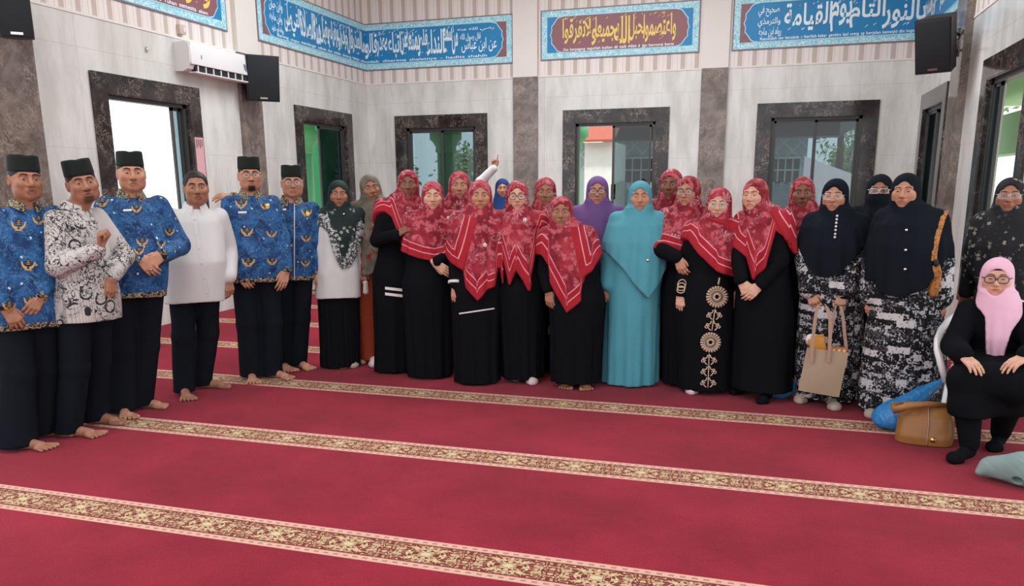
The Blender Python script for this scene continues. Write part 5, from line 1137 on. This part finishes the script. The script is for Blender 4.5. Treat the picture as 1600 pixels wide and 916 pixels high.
p.hijab(REDS[1], [(1036, 388), (1050, 392), (1066, 396), (1080, 400), (1105, 400)], back=1.15, drape=(.105, .18, .21, .22), inner=(MT['maroon'], .070)); p.glasses(MT['glassframe'], .028, .021, .0016); p.bangle('l', MT['gold'], .0, .030, .004)
p = woman((1104, 612), 1124, 292, 343, 'woman with spectacles in red floral headscarf and black dress with beige rosette embroidery', {'l': dict(wrist=(1062, 466, -.10), tip=(1063, 500, -.12), n=(.2, 1, 0), curl=.5), 'r': dict(wrist=(1150, 450, .05))}, [(1081, 615, -8, 'white'), (1132, 609, 15, 'white')], skin='light', hip=1100, sh=1116, hyaw=-4, roll=3, full=1.04)
p.dress(B, hem_of(p, 1058, 1146, 605), .035, fold=.035, nf=6)
p.hijab(REDS[2], [(1062, 368), (1075, 376), (1090, 396), (1120, 424), (1160, 441), (1168, 430), (1172, 400)], back=1.05, drape=(.105, .18, .215, .225), laps=[(1108, 345, 1150, 362, 1, True)]); p.glasses(MT['paleframe'], .029, .019, .0016)
MT['embr'] = plain('beige embroidery', srgb(204, 178, 158), .7, .2, .06)
def ring_pts(p, cx, cy, r, n, a0=0): return [(cx+r*math.cos(a0+2*math.pi*i/n), cy+r*math.sin(a0+2*math.pi*i/n)) for i in range(n)]
def embroidery(p):
    mb = MB()
    def line(pts, w):
        P3 = [p.surf(x, y, .004) for x, y in pts]; mb.tube(P3, w, 5)
    for cx, cy, R in ((1120, 464, 16), (1110, 535, 15)):
        line(ring_pts(p, cx, cy, R*.64, 24)+ring_pts(p, cx, cy, R*.64, 24)[:1], .004); line(ring_pts(p, cx, cy, R*.28, 14)+ring_pts(p, cx, cy, R*.28, 14)[:1], .006)
        for i in range(22):
            a = 2*math.pi*i/22; line([(cx+R*.72*math.cos(a), cy+R*.72*math.sin(a)), (cx+R*1.05*math.cos(a), cy+R*1.05*math.sin(a))], .0075)
            line([(cx+R*.32*math.cos(a), cy+R*.32*math.sin(a)), (cx+R*.56*math.cos(a), cy+R*.56*math.sin(a))], .0022)
    line([(1122, 445), (1124, 434)], .006)
    for (x0, y0, x1, y1) in ((1117, 483, 1112, 517), (1108, 553, 1106, 606)):
        line([(x0+(x1-x0)*t, y0+(y1-y0)*t) for t in np.linspace(0, 1, 8)], .004)
        n = 2 if y1-y0 < 40 else 3
        for k in range(n):
            yc = y0+(y1-y0)*(k+.5)/n; xc = x0+(x1-x0)*(k+.5)/n
            for q in (-1, 1): line([(xc+q*(2+6.5*(1-math.cos(t))/2*1.1), yc-7+t*2.3+2.2*math.sin(t*1.5)) for t in np.linspace(0, 5.6, 14)], .0045); line([(xc+q*(9-4*math.cos(t)*t/5), yc+3+3.2*math.sin(t)*t/5) for t in np.linspace(1, 6, 12)], .004)
    mb.build('embroidery', MT['embr'], p.sh)
    mb = MB(); a = p.A['l']; c = a['E']+(a['W']-a['E'])*.72; d = unit(a['W']-a['E'])
    for k in range(3):
        cc = a['E']+(a['W']-a['E'])*(.62+.11*k)
        mb.tube([p.sbvh.find_nearest(Vector(cc+np.array([.07*math.cos(t)*.6, -.07, .03*math.sin(t)])))[0] for t in np.linspace(0, 6.28, 14)], .004, 5)
    mb.build('cuff_embroidery', MT['embr'], p.sh)
embroidery(p)
p = woman((1180, 618), 1181, 273, 333, 'older woman in red floral headscarf turned sideways with clasped hands and black socks', {'l': dict(wrist=(1157, 450, -.22), tip=(1176, 474, -.26), n=(0, 1, .2), hint=(-1, .3, -.4), curl=.6), 'r': dict(wrist=(1188, 446, -.20), tip=(1162, 470, -.27), n=(0, 1, .1), hint=(1, .6, -.3), curl=.45)}, [(1150, 616, -35, 'black'), (1191, 630, -15, 'black')], skin='light', hip=1192, byaw=-28, hyaw=-20, sh=1194, old=1, full=.98)
p.dress(MT['black'], hem_of(p, 1136, 1238, 610), .07, hipw=(.2, .18), bust=(.16, .14), fold=.05, nf=6, hy0=-.05)
p.hijab(REDS[0], [(1138, 380), (1148, 388), (1166, 402), (1178, 436), (1196, 418), (1212, 360), (1232, 376), (1240, 396)], back=1.2, drape=(.105, .175, .21, .22), laps=[(1204, 336, 1240, 396, 1, True), (1202, 340, 1180, 436, -1, False)], inner=(MT['darkcap'], .066))
p = woman((1252, 605), 1256, 273, 326, 'woman in red headscarf in the back row before the third back window', {}, [], skin='dark', hip=1252, full=1.06, hyaw=2)
p.dress(B, hem_of(p, 1224, 1285, 606), .02); p.hijab(REDS[3], [(1226, 390), (1250, 400), (1280, 390)], back=1.15)
p = woman((1288, 626), 1307, 275, 334, 'woman with spectacles and white-buttoned black headscarf holding a beige tote', {'l': dict(wrist=(1264, 462, -.16), tip=(1280, 491, -.22), n=(.2, 1, 0), hint=(-1, .3, -.4), curl=.8), 'r': dict(wrist=(1314, 470, -.18), tip=(1307, 500, -.22), n=(-.2, 1, 0), hint=(1, .4, -.3), curl=.85)}, [(1251, 629, -12, 'tan'), (1303, 640, 12, 'tan')], skin='mid', hip=1296, sh=1308, hyaw=-8, full=1.08, old=.6)
p.dress(MT['bw'], hem_of(p, 1240, 1344, 630), .035, hipw=(.21, .18), bust=(.17, .15), slv=(.078, .076, .068), fold=.08, nf=9)
p.hijab(MT['blackhijab'], [(1246, 382), (1256, 412), (1266, 430), (1290, 434), (1315, 428), (1330, 410), (1350, 388), (1364, 372)], back=1.05, drape=(.115, .20, .245, .25), depth=(.12, .15, .185, .19)); p.glasses(MT['silver'], .030, .021, .0013); p.bangle('l', MT['gold'], .075, .010, .003, 'ring')
for i, y in enumerate((338, 343.5, 349, 354.5, 360, 366, 371)): p.brooch(1308-i*.6, y, MT['pearl'], .0085, 'dot')
p = woman((1374, 612), 1376, 276, 322, 'woman veiled in black up to her spectacles in the back row', {}, [], skin='tan', hip=1376, full=1.02)
p.dress(B, hem_of(p, 1348, 1402, 612), .02); p.hijab(MT['blackhijab'], [(1350, 380), (1375, 400), (1400, 380)], back=1.15); p.glasses(MT['silver'], .030, .019, .0024)
V = Vol(np.arange(p.hc[0]-.12, p.hc[0]+.12, .005), np.arange(p.hc[1]-.2, p.hc[1]+.06, .005), np.arange(p.hc[2]-.24, p.hc[2]+.02, .005))
V.ell(p.hp(0, -.02, -.05), (.078, .098, .075), 0); V.cone(p.hp(0, -.05, -.08), .062, p.hp(0, -.06, -.18), .085, .04); V.cone(p.hp(0, -.09, -.02), .026, p.hp(0, -.10, -.06), .02, .03); V.cut(lambda X, Y, Z: Z-(p.hc[2]-.016)); p.cloth('face_veil', V, MT['blackhijab'], .0015, 22)
p = woman((1408, 648), 1418, 265, 329, 'woman in long black headscarf and black and white printed dress with shoulder bag', {'l': dict(wrist=(1356, 492, -.06), tip=(1356, 522, -.09), n=(.4, .9, 0), curl=.5), 'r': dict(wrist=(1468, 474, -.05), tip=(1470, 508, -.08), n=(-.3, 1, 0), curl=.55)}, [(1362, 652, -20, 'tan'), (1440, 650, 10, 'tan')], skin='mid', hip=1412, sh=1424, hyaw=-8, full=1.08)
p.dress(MT['bw'], hem_of(p, 1338, 1478, 642), .035, hipw=(.215, .18), bust=(.175, .15), slv=(.082, .082, .078), fold=.08, nf=9)
p.hijab(MT['blackhijab'], [(1364, 440), (1376, 458), (1400, 464), (1420, 460), (1446, 452), (1462, 430), (1480, 405), (1500, 400)], back=1.0, drape=(.12, .205, .245, .25), depth=(.12, .155, .185, .19))
for y in (360, 391, 421): p.brooch(1416-(y-360)*.03, y, MT['silver'], .010, 'dot')
P20 = p
p = woman((1572, 640), 1582, 270, 337, 'woman with spectacles in black floral headscarf standing at the far right edge', {}, [], skin='tan', hip=1574, full=1.12)
p.dress(MT['darkfloral'], hem_of(p, 1530, 1640, 640), .02, hipw=(.22, .18)); p.hijab(MT['darkfloral'], [(1505, 420), (1540, 470), (1590, 490), (1640, 440)], back=1.0, drape=(.12, .205, .245, .26), oval=(.058, .086)); p.glasses(MT['silver'], .030, .020, .0013)
# ---- the seated woman
p = Person((1522, 710), 1562, 400, 464, 'seated woman in pale pink headscarf, dark spectacles and black clothes', skin='light', hy=.36, hips_y=.42, hip=1556, sh=1560); p.face_full = 1.12; p.old = .6
p.H = 1.52; p.l1, p.l2 = .265, .225; p.hip = np.array([p.loc(1556, 560, .42)[0], .42, .47])
p.foot(1493, 722, -25, 'black'); p.foot(1553, 704, -10, 'black')
p.arm('l', (1504, 556, -.02), (1528, 576, -.12), (-.35, .9, -.3), (0, .3, -1), .25); p.arm('r', (1606, 556, -.02), (1568, 575, -.12), (.35, .9, -.3), (0, .3, -1), .3)
lg = []
for (f, yw, kd), kx in zip(p.feet, (1512, 1588)):
    an = np.array([f[0]-math.sin(yw)*.13, f[1]+math.cos(yw)*.13, .09]); kn = np.array([p.loc(kx, 575, -.02)[0], -.02, .43]); lg.append((p.hip+[(-.09 if kx < 1550 else .09), 0, 0], kn, an))
p.body(lg); p.socks()
p.dress(MT['black'], (p.hip[0], .19, .15), .42, hipw=(.19, .15), bust=(.18, .145), slv=(.074, .068, .058), fold=.03, name='tunic')
pts = np.array([q for l in lg for q in l]); V = Vol(np.arange(pts[:, 0].min()-.25, pts[:, 0].max()+.25, .009), np.arange(pts[:, 1].min()-.25, pts[:, 1].max()+.3, .009), np.arange(.1, .75, .009))
for hj, kn, a in lg: V.cone(hj, .11, kn, .088, .06); V.cone(kn, .088, a+(kn-a)*.42, .10, .05)
kl, kr = lg[0][1], lg[1][1]; al, ar_ = lg[0][2], lg[1][2]; V.cone(kl, .08, kr, .08, .05); V.cone((kl*.6+al*.4), .085, (kr*.6+ar_*.4), .085, .05); V.cone((kl+kr)/2, .07, (lg[0][0]+lg[1][0])/2, .10, .06)
V.cut(lambda X, Y, Z: .235-Z); p.cloth('skirt', V, MT['black'], .005, 8)
V = Vol(np.arange(pts[:, 0].min()-.2, pts[:, 0].max()+.2, .008), np.arange(pts[:, 1].min()-.2, pts[:, 1].max()+.2, .008), np.arange(.02, .5, .008))
for hj, kn, a in lg: V.cone(a+[0, 0, -.01], .052, a+(kn-a)*.7, .08, 0)
p.cloth('trousers', V, MT['black'], .003, 10)
p.hijab(MT['pink'], [(1505, 466), (1518, 478), (1532, 488), (1540, 498), (1541, 560), (1548, 586), (1553, 588), (1564, 574), (1570, 548), (1580, 520), (1592, 505), (1604, 490), (1620, 476)], back=.88, drape=(.105, .155, .175, .12), depth=(.115, .15, .20, .235), inner=(MT['darkcap'], .052), fold=.03, oval=(.056, .078), sleeves_under=False)
p.glasses(MT['glassframe'], .029, .021, .0026); P22 = p
# ------------------------------------------------------------------ things carried and left on the carpet
def wpt(p, px, py, dy): return Vector(p.R@p.loc(px, py, dy)+p.g*[1, 1, 0])
def solid(name, V, mat, parent, origin, amp=.003, freq=14, seed=1, attrs=None):
    P, Q = V.mesh(); P = wrinkle(P, Q, amp, freq, np.random.default_rng(seed), (1, 1, 1)); return mesh_np(name, P-np.asarray(origin), Q, mat, parent, True)
P18 = [o for o in COL.objects if o.get('label', '').endswith('holding a beige tote')][0]
class Q_: pass
q18 = Person((1288, 626), 1307, 275, 334, 'm'); D18 = -.31
# beige tote bag
tl, tr, br, bl = [wpt(q18, x, y, D18) for x, y in ((1261, 543), (1326, 551), (1311, 621), (1247, 610))]
bk = Vector(q18.R@np.array([0, .10, 0])); o0 = (bl+br)/2; root = empty('tote_bag', o0); tag(root, 'beige fabric tote bag hanging from the hands of the woman in printed dress', 'bag')
MT['tote'] = plain('beige tote fabric', srgb(168, 148, 124), .75, .25, .05, 9, 200)
mb = MB(); n = 9
def grid(a, b, c, d, bulge):
    V = []; 
    for j in range(n):
        for i in range(n):
            u, v = i/(n-1), j/(n-1); p = (a*(1-u)+b*u)*(1-v)+(d*(1-u)+c*u)*v; V.append(p-o0+bk*bulge*math.sin(math.pi*u)*math.sin(math.pi*v*.8+.3))
    return V, [[j*n+i, j*n+i+1, (j+1)*n+i+1, (j+1)*n+i] for j in range(n-1) for i in range(n-1)]
V_, F_ = grid(tl, tr, br, bl, -.22); mb.add(V_, F_, 0, True); V2, F2 = grid(tl+bk*.7, tr+bk*.7, br+bk, bl+bk, .2); mb.add(V2, [f[::-1] for f in F2], 0, True)
for (i0, i1) in (((0, 0), (0, n-1)), ((n-1, 0), (n-1, n-1))):
    for j in range(n-1):
        a, b = j*n+i0[0], (j+1)*n+i0[0]; mb.add([V_[a], V_[b], V2[b], V2[a]], [[0, 1, 2, 3]], 0, True)
for i in range(n-1): a = (n-1)*n+i; mb.add([V_[a], V_[a+1], V2[a+1], V2[a]], [[0, 1, 2, 3]], 0, True)
mb.build('bag_body', MT['tote'], root)
def strap(pts, w, mat, name, parent, o):
    mb = MB(); pts = [Vector(p)-o for p in pts]; ex = Vector(q18.R@np.array([1, 0, 0]))*w/2; th = Vector(q18.R@np.array([0, .006, 0])); A = [p-ex for p in pts]; B_ = [p+ex for p in pts]
    mb.strip(A, B_); mb.strip([a+th for a in A], [b+th for b in B_]); mb.strip(A, [a+th for a in A]); mb.strip(B_, [b+th for b in B_]); return mb.build(name, mat, parent)
MT['strap'] = plain('pale leather strap', srgb(170, 140, 122), .6, .3)
h1 = [(1268, 566), (1269, 545), (1272, 512), (1275, 490), (1279, 477), (1287, 475), (1294, 484), (1297, 502), (1297, 530), (1296, 548), (1294, 566)]
strap([wpt(q18, x, y, D18-.035) for x, y in h1], .021, MT['strap'], 'handle', root, o0)
h2 = [(1294, 548), (1298, 520), (1303, 494), (1308, 478), (1314, 479), (1317, 494), (1320, 525), (1323, 549)]
strap([wpt(q18, x, y, D18+.075) for x, y in h2], .021, MT['strap'], 'handle', root, o0)
def blob(name, label, cat, parts, mat, origin, bb, step=.006, amp=.004, freq=20, cut0=True, group=None):
    V = Vol(np.arange(bb[0][0], bb[1][0], step), np.arange(bb[0][1], bb[1][1], step), np.arange(bb[0][2], bb[1][2], step))
    for f in parts: f(V)
    if cut0: V.cut(lambda X, Y, Z: .001-Z)
    o = solid(name, V, mat, None, origin, amp, freq); o.location = origin; tag(o, label, cat, group); return o
def bbox(ps, pad): ps = np.array(ps); return ps.min(0)-pad, ps.max(0)+pad
c = np.array(wpt(q18, 1277, 538, D18+.035)); mb = MB(); mb.box((-.052, -.018, -.06), (.052, .018, .045), bev=.012); mb.box((-.03, -.006, .04), (.05, .006, .062), bev=.003)
o = mb.build('food_packet', plain('yellow wrapper', srgb(206, 142, 52), .4, .4, .15, 20), loc=c, rot=(0, math.radians(-14), q18.rz)); tag(o, 'yellow packet sticking out of the beige tote bag', 'packet')
c2 = np.array(wpt(q18, 1309, 549, D18+.035)); mb = MB(); mb.box((-.055, -.02, -.03), (.055, .02, .028), bev=.004)
g = G('orange checked wrapper', .5, .4); x_, y_, z_ = g.sep(g.obj())[0:3]; g.base(g.mix(g.m_('MULTIPLY', g.m_('GREATER_THAN', g.m_('SINE', g.m_('MULTIPLY', x_, 200)), 0), g.m_('GREATER_THAN', g.m_('SINE', g.m_('MULTIPLY', z_, 200)), 0)), srgb(186, 110, 60), srgb(226, 200, 176)))
o = mb.build('snack_box', g.m, loc=c2, rot=(0, 0, q18.rz)); tag(o, 'orange checked snack box at the right inside the beige tote bag', 'box')
c3 = np.array(wpt(q18, 1266, 531, D18+.055)); blob('paper_napkin', 'white crumpled paper behind the yellow packet in the tote', 'paper', [lambda V: V.ell(c3, (.03, .012, .04), 0), lambda V: V.cone(c3, .02, c3+[.04, 0, .035], .008, .02)], MT['pearl'], c3, bbox([c3], .09), amp=.006, freq=40, cut0=False)
# plastic bags
gp = G('blue plastic bag', .3, .5); gp.base(gp.mix(gp.noise(9, det=4), srgb(18, 96, 170), srgb(58, 160, 220))); gp.bump(gp.noise(30, det=4), .01, .9)
a = gnd(1392, 672); t1 = a+[.16, .12, .20]; t2 = a+[.30, .16, .30]
blob('plastic_bag', 'blue plastic bag slumped on the carpet beside the brown handbag', 'bag', [lambda V: V.ell(a+[0, .03, .075], (.115, .10, .085), 0), lambda V: V.cone(a+[.03, .04, .11], .075, t1, .05, .05), lambda V: V.cone(t1, .05, t2, .018, .03), lambda V: V.cone(t2, .02, t2+[.05, .0, .02], .045, .02)], gp.m, a, bbox([a, t2], .18), amp=.010, freq=34)
a2 = gnd(1216, 622)
blob('plastic_bag', 'round blue plastic bag on the carpet behind the black dress with clasped hands', 'bag', [lambda V: V.ell(a2+[0, .02, .085], (.12, .11, .09), 0), lambda V: V.cone(a2+[0, .05, .14], .07, a2+[-.06, .12, .27], .03, .05)], gp.m, a2, bbox([a2], .35), amp=.008, freq=18)
# brown handbag
b0 = gnd(1446, 694); root = empty('handbag', b0, math.radians(-6)); tag(root, 'brown leather handbag on the carpet beside the seated woman', 'bag')
MT['leather'] = plain('brown leather', srgb(150, 102, 54), .42, .45, .16, 14)
V = Vol(np.arange(-.25, .25, .006), np.arange(-.15, .2, .006), np.arange(-.005, .33, .006))
V.profile([(.0, -.01, .03, .150, .085, 0), (.05, -.01, .03, .155, .09, 0), (.16, -.01, .035, .145, .065, 0), (.225, -.015, .04, .125, .03, 0), (.235, -.015, .04, .12, .022, 0)], 0, 3.2, lambda th, Z: 1+.03*np.sin(6*th+1)*np.clip(Z/.2, 0, 1)); V.cut(lambda X, Y, Z: .002-Z)
P_, Q2 = V.mesh(); P_ = wrinkle(P_, Q2, .005, 18, np.random.default_rng(4), (1, 1, 1)); body_ = mesh_np('bag_body', P_, Q2, MT['leather'], root)
mb = MB(); mb.tube([(-.14, .03, .22), (-.19, .0, .215), (-.185, -.05, .20), (-.10, -.04, .235), (.0, -.01, .245), (.10, .02, .24)], [.014, .020, .022, .022, .018, .012], 10); mb.build('handle', MT['leather'], root)
mb = MB(); mb.tube([(0, -.062, .01), (.0, -.062, .06), (.0, -.045, .14), (-.005, .0, .225)], .004, 6); mb.build('seam', MT['strap'], body_)
mb = MB(); mb.lathe([(0, .004), (.014, .003), (.016, -.004)], n=14); st_ = mb.build('stud', MT['gold'], body_, (.03, -.062, .045), (math.pi/2, 0, 0))
# grey cloth bundle
e0 = gnd(1540, 752); e1 = gnd(1640, 772)
d_ = unit(e1-e0)
blob('cloth_bundle', 'grey green rolled cloth bundle on the carpet at the lower right corner', 'bundle', [lambda V: V.cone(e0+[.03, .04, .065], .055, e0+d_*.17+[0, .05, .085], .085, 0), lambda V: V.cone(e0+d_*.17+[0, .05, .085], .085, e1+[0, .06, .08], .085, .02), lambda V: V.cone(e0+[-.0, .03, .06], .03, e0+[-.03, .02, .04], .02, .03), lambda V: V.cone(e0+d_*.13+[0, -.045, .03], .022, e0+d_*.13+[0, .12, .155], .02, .0, True)], plain('grey green cloth', srgb(128, 148, 146), .9, .15, .12, 12, 150), e0, bbox([e0, e1], .2), amp=.007, freq=26)
# white plastic chair under the seated woman
Wc = lambda x, y, z: (x, y, z); hpx = P22.hip[0]
root = empty('plastic_chair', P22.R@np.array([hpx, P22.hip[1], 0])+P22.g*[1, 1, 0], P22.rz); tag(root, 'white plastic armchair under the seated woman in pink headscarf', 'chair')
mb = MB(); mb.box((-.235, -.24, .355), (.235, .22, .385), bev=.012); mb.build('seat', MT['plastic'], root)
mb = MB(); n_ = 11
A = [(-.235+.47*i/(n_-1), .20+.05*math.cos((i/(n_-1)-.5)*2.2), .39) for i in range(n_)]; B2 = [(x*1.02, y+.11, .80-.10*abs(x/.235)**3) for x, y, z in A]; mb.strip(A, B2); mb.strip([(x, y+.012, z) for x, y, z in A], [(x, y+.012, z) for x, y, z in B2]); mb.strip(B2, [(x, y+.012, z) for x, y, z in B2]); mb.build('backrest', MT['plastic'], root)
for sx in (-1, 1):
    for sy in (-1, 1): mb = MB(); mb.tube([(sx*.215, sy*.21, .36), (sx*.245, sy*.245, 0)], [.026, .018], 8); mb.build('leg', MT['plastic'], root)
    mb = MB(); pts = [(sx*.22, .30, .70), (sx*.275, .20, .66), (sx*.305, .05, .615), (sx*.31, -.10, .585), (sx*.30, -.20, .54), (sx*.27, -.24, .46), (sx*.235, -.235, .36)]
    mb.strip([(x-.0, y-.016, z+.02) for x, y, z in pts], [(x, y+.02, z-.02) for x, y, z in pts]); mb.tube(pts, .021, 8); mb.build('armrest', MT['plastic'], root)
# shoulder bag of the woman in the long black headscarf
q = P20; sp = [(1477, 331), (1473, 340), (1469, 352), (1465, 366), (1461, 380), (1459, 394), (1458, 408)]
pts = [q.surf(x, y, .008, q.hjbvh) for x, y in sp]; M_ = lambda v: Vector(q.R@np.array(v)+q.g*[1, 1, 0]); o0 = M_(pts[-1]); root = empty('shoulder_bag', o0); tag(root, 'slim tan patterned shoulder bag of the woman in the long black headscarf', 'bag')
pts = [M_(p)-o0 for p in pts]; ex = Vector(q.R@np.array([.015, 0, 0])); th = Vector(q.R@np.array([0, .008, 0])); mb = MB(); mb.strip([p-ex for p in pts], [p+ex for p in pts]); mb.strip([p-ex for p in pts], [p-ex+th for p in pts]); mb.strip([p+ex for p in pts], [p+ex+th for p in pts]); mb.build('strap', MT['tanbatik'], root)
bz = [M_(q.surf(x, y, .02, q.sbvh) if k > 1 else q.surf(x, y, .014, q.hjbvh))-o0 for k, (x, y) in enumerate(((1459, 406), (1460, 416), (1460, 428), (1458, 446), (1455, 464)))]
mb = MB(); mb.tube([bz[0], bz[1]], .014, 8); mb.build('buckle', MT['dark'], root)
yb = min(b.dot(Vector(q.R@np.array([0, 1, 0]))) for b in bz[1:3]); mb = MB(); mb.tube([bz[1], bz[1]*.4+bz[2]*.6, bz[2]*.4+bz[3]*.6, bz[4]*.9+bz[3]*.1, bz[4]], [.020, .034, .036, .026, .012], 12); mb.build('bag_body', MT['tanbatik'], root)
# green pouch, wrapper, window sticker, pink sheet
q9 = Person((852, 580), 852, 272, 325, 'm'); tp = wpt(q9, 856, 482, -.10); root = empty('pouch', tp); tag(root, 'small lime green pouch hanging by a dark strap beside the short woman', 'bag')
V = Vol(np.arange(-.08, .08, .005), np.arange(-.06, .06, .005), np.arange(-.24, .02, .005)); V.profile([(-.21, -.012, 0, .050, .022, 0), (-.15, -.008, 0, .055, .025, 0), (-.06, .01, 0, .022, .012, 0), (-.05, .012, 0, .012, .008, 0)], 0, 2.4)
P_, Q2 = V.mesh(); mesh_np('pouch_body', wrinkle(P_, Q2, .003, 30, np.random.default_rng(3)), Q2, plain('lime green cloth', srgb(138, 152, 52), .6, .3, .2, 12), root)
mb = MB(); mb.tube([(.012, 0, -.055), (.018, -.005, .0), (.01, 0, .04)], .004, 6); mb.build('strap', MT['dark'], root)
q2 = Person((580, 566), 578, 267, 318, 'm'); t0 = np.array(wpt(q2, 571, 447, -.25)); blob('plastic_wrapper', 'crumpled clear wrapper in the hand of the woman in rust skirt', 'wrapper', [lambda V: V.cone(t0+[0, 0, .03], .018, t0-[.0, 0, .045], .024, 0)], plain('clear crumpled plastic', srgb(190, 176, 168), .15, .6, .3, 60), t0, bbox([t0], .09), .004, .007, 60, False)
mb = MB(); f_ = HB[1][0]+.05+(HB[1][1]-HB[1][0]-.1)*.46; s0, s1 = on_back(961, 288, WY+.115), on_back(968, 312, WY+.115); mb.box((f_-.022, WY+.110, s1[2]), (f_+.05, WY+.116, s0[2])); root = mb.build('window_sticker', plain('dark red sticker', srgb(70, 22, 30), .4)); tag(root, 'narrow dark red sticker on the sliding sash of the middle back window', 'sticker')
mb = MB()
for k in range(5): z = s1[2]+(s0[2]-s1[2])*(.14+.18*k); mb.box((f_-.004, WY+.1085, z-.012), (f_+.032, WY+.1105, z+.012))
mb.build('red_mark', plain('red mark', srgb(200, 60, 70), .4), root)
mb = MB(); s0, s1 = on_left(298, 214, WX+.03), on_left(317, 266, WX+.03); mb.box((WX+.026, HL[0][1]+.03, 1.55), (WX+.029, HL[0][1]+.175, s0[2])); root = mb.build('paper_sheet', plain('pink paper', srgb(218, 172, 178), .6)); tag(root, 'pink paper sheet stuck on the right jamb of the first left window', 'paper')
mb = MB(); z = s0[2]-.02
for k in range(4): mb.box((WX+.0285, HL[0][1]+.05+.03*k, z-.10+.02*(k % 2)), (WX+.0298, HL[0][1]+.066+.03*k, z)); 
mb.build('print_mark', plain('grey print', srgb(110, 90, 96), .6), root)
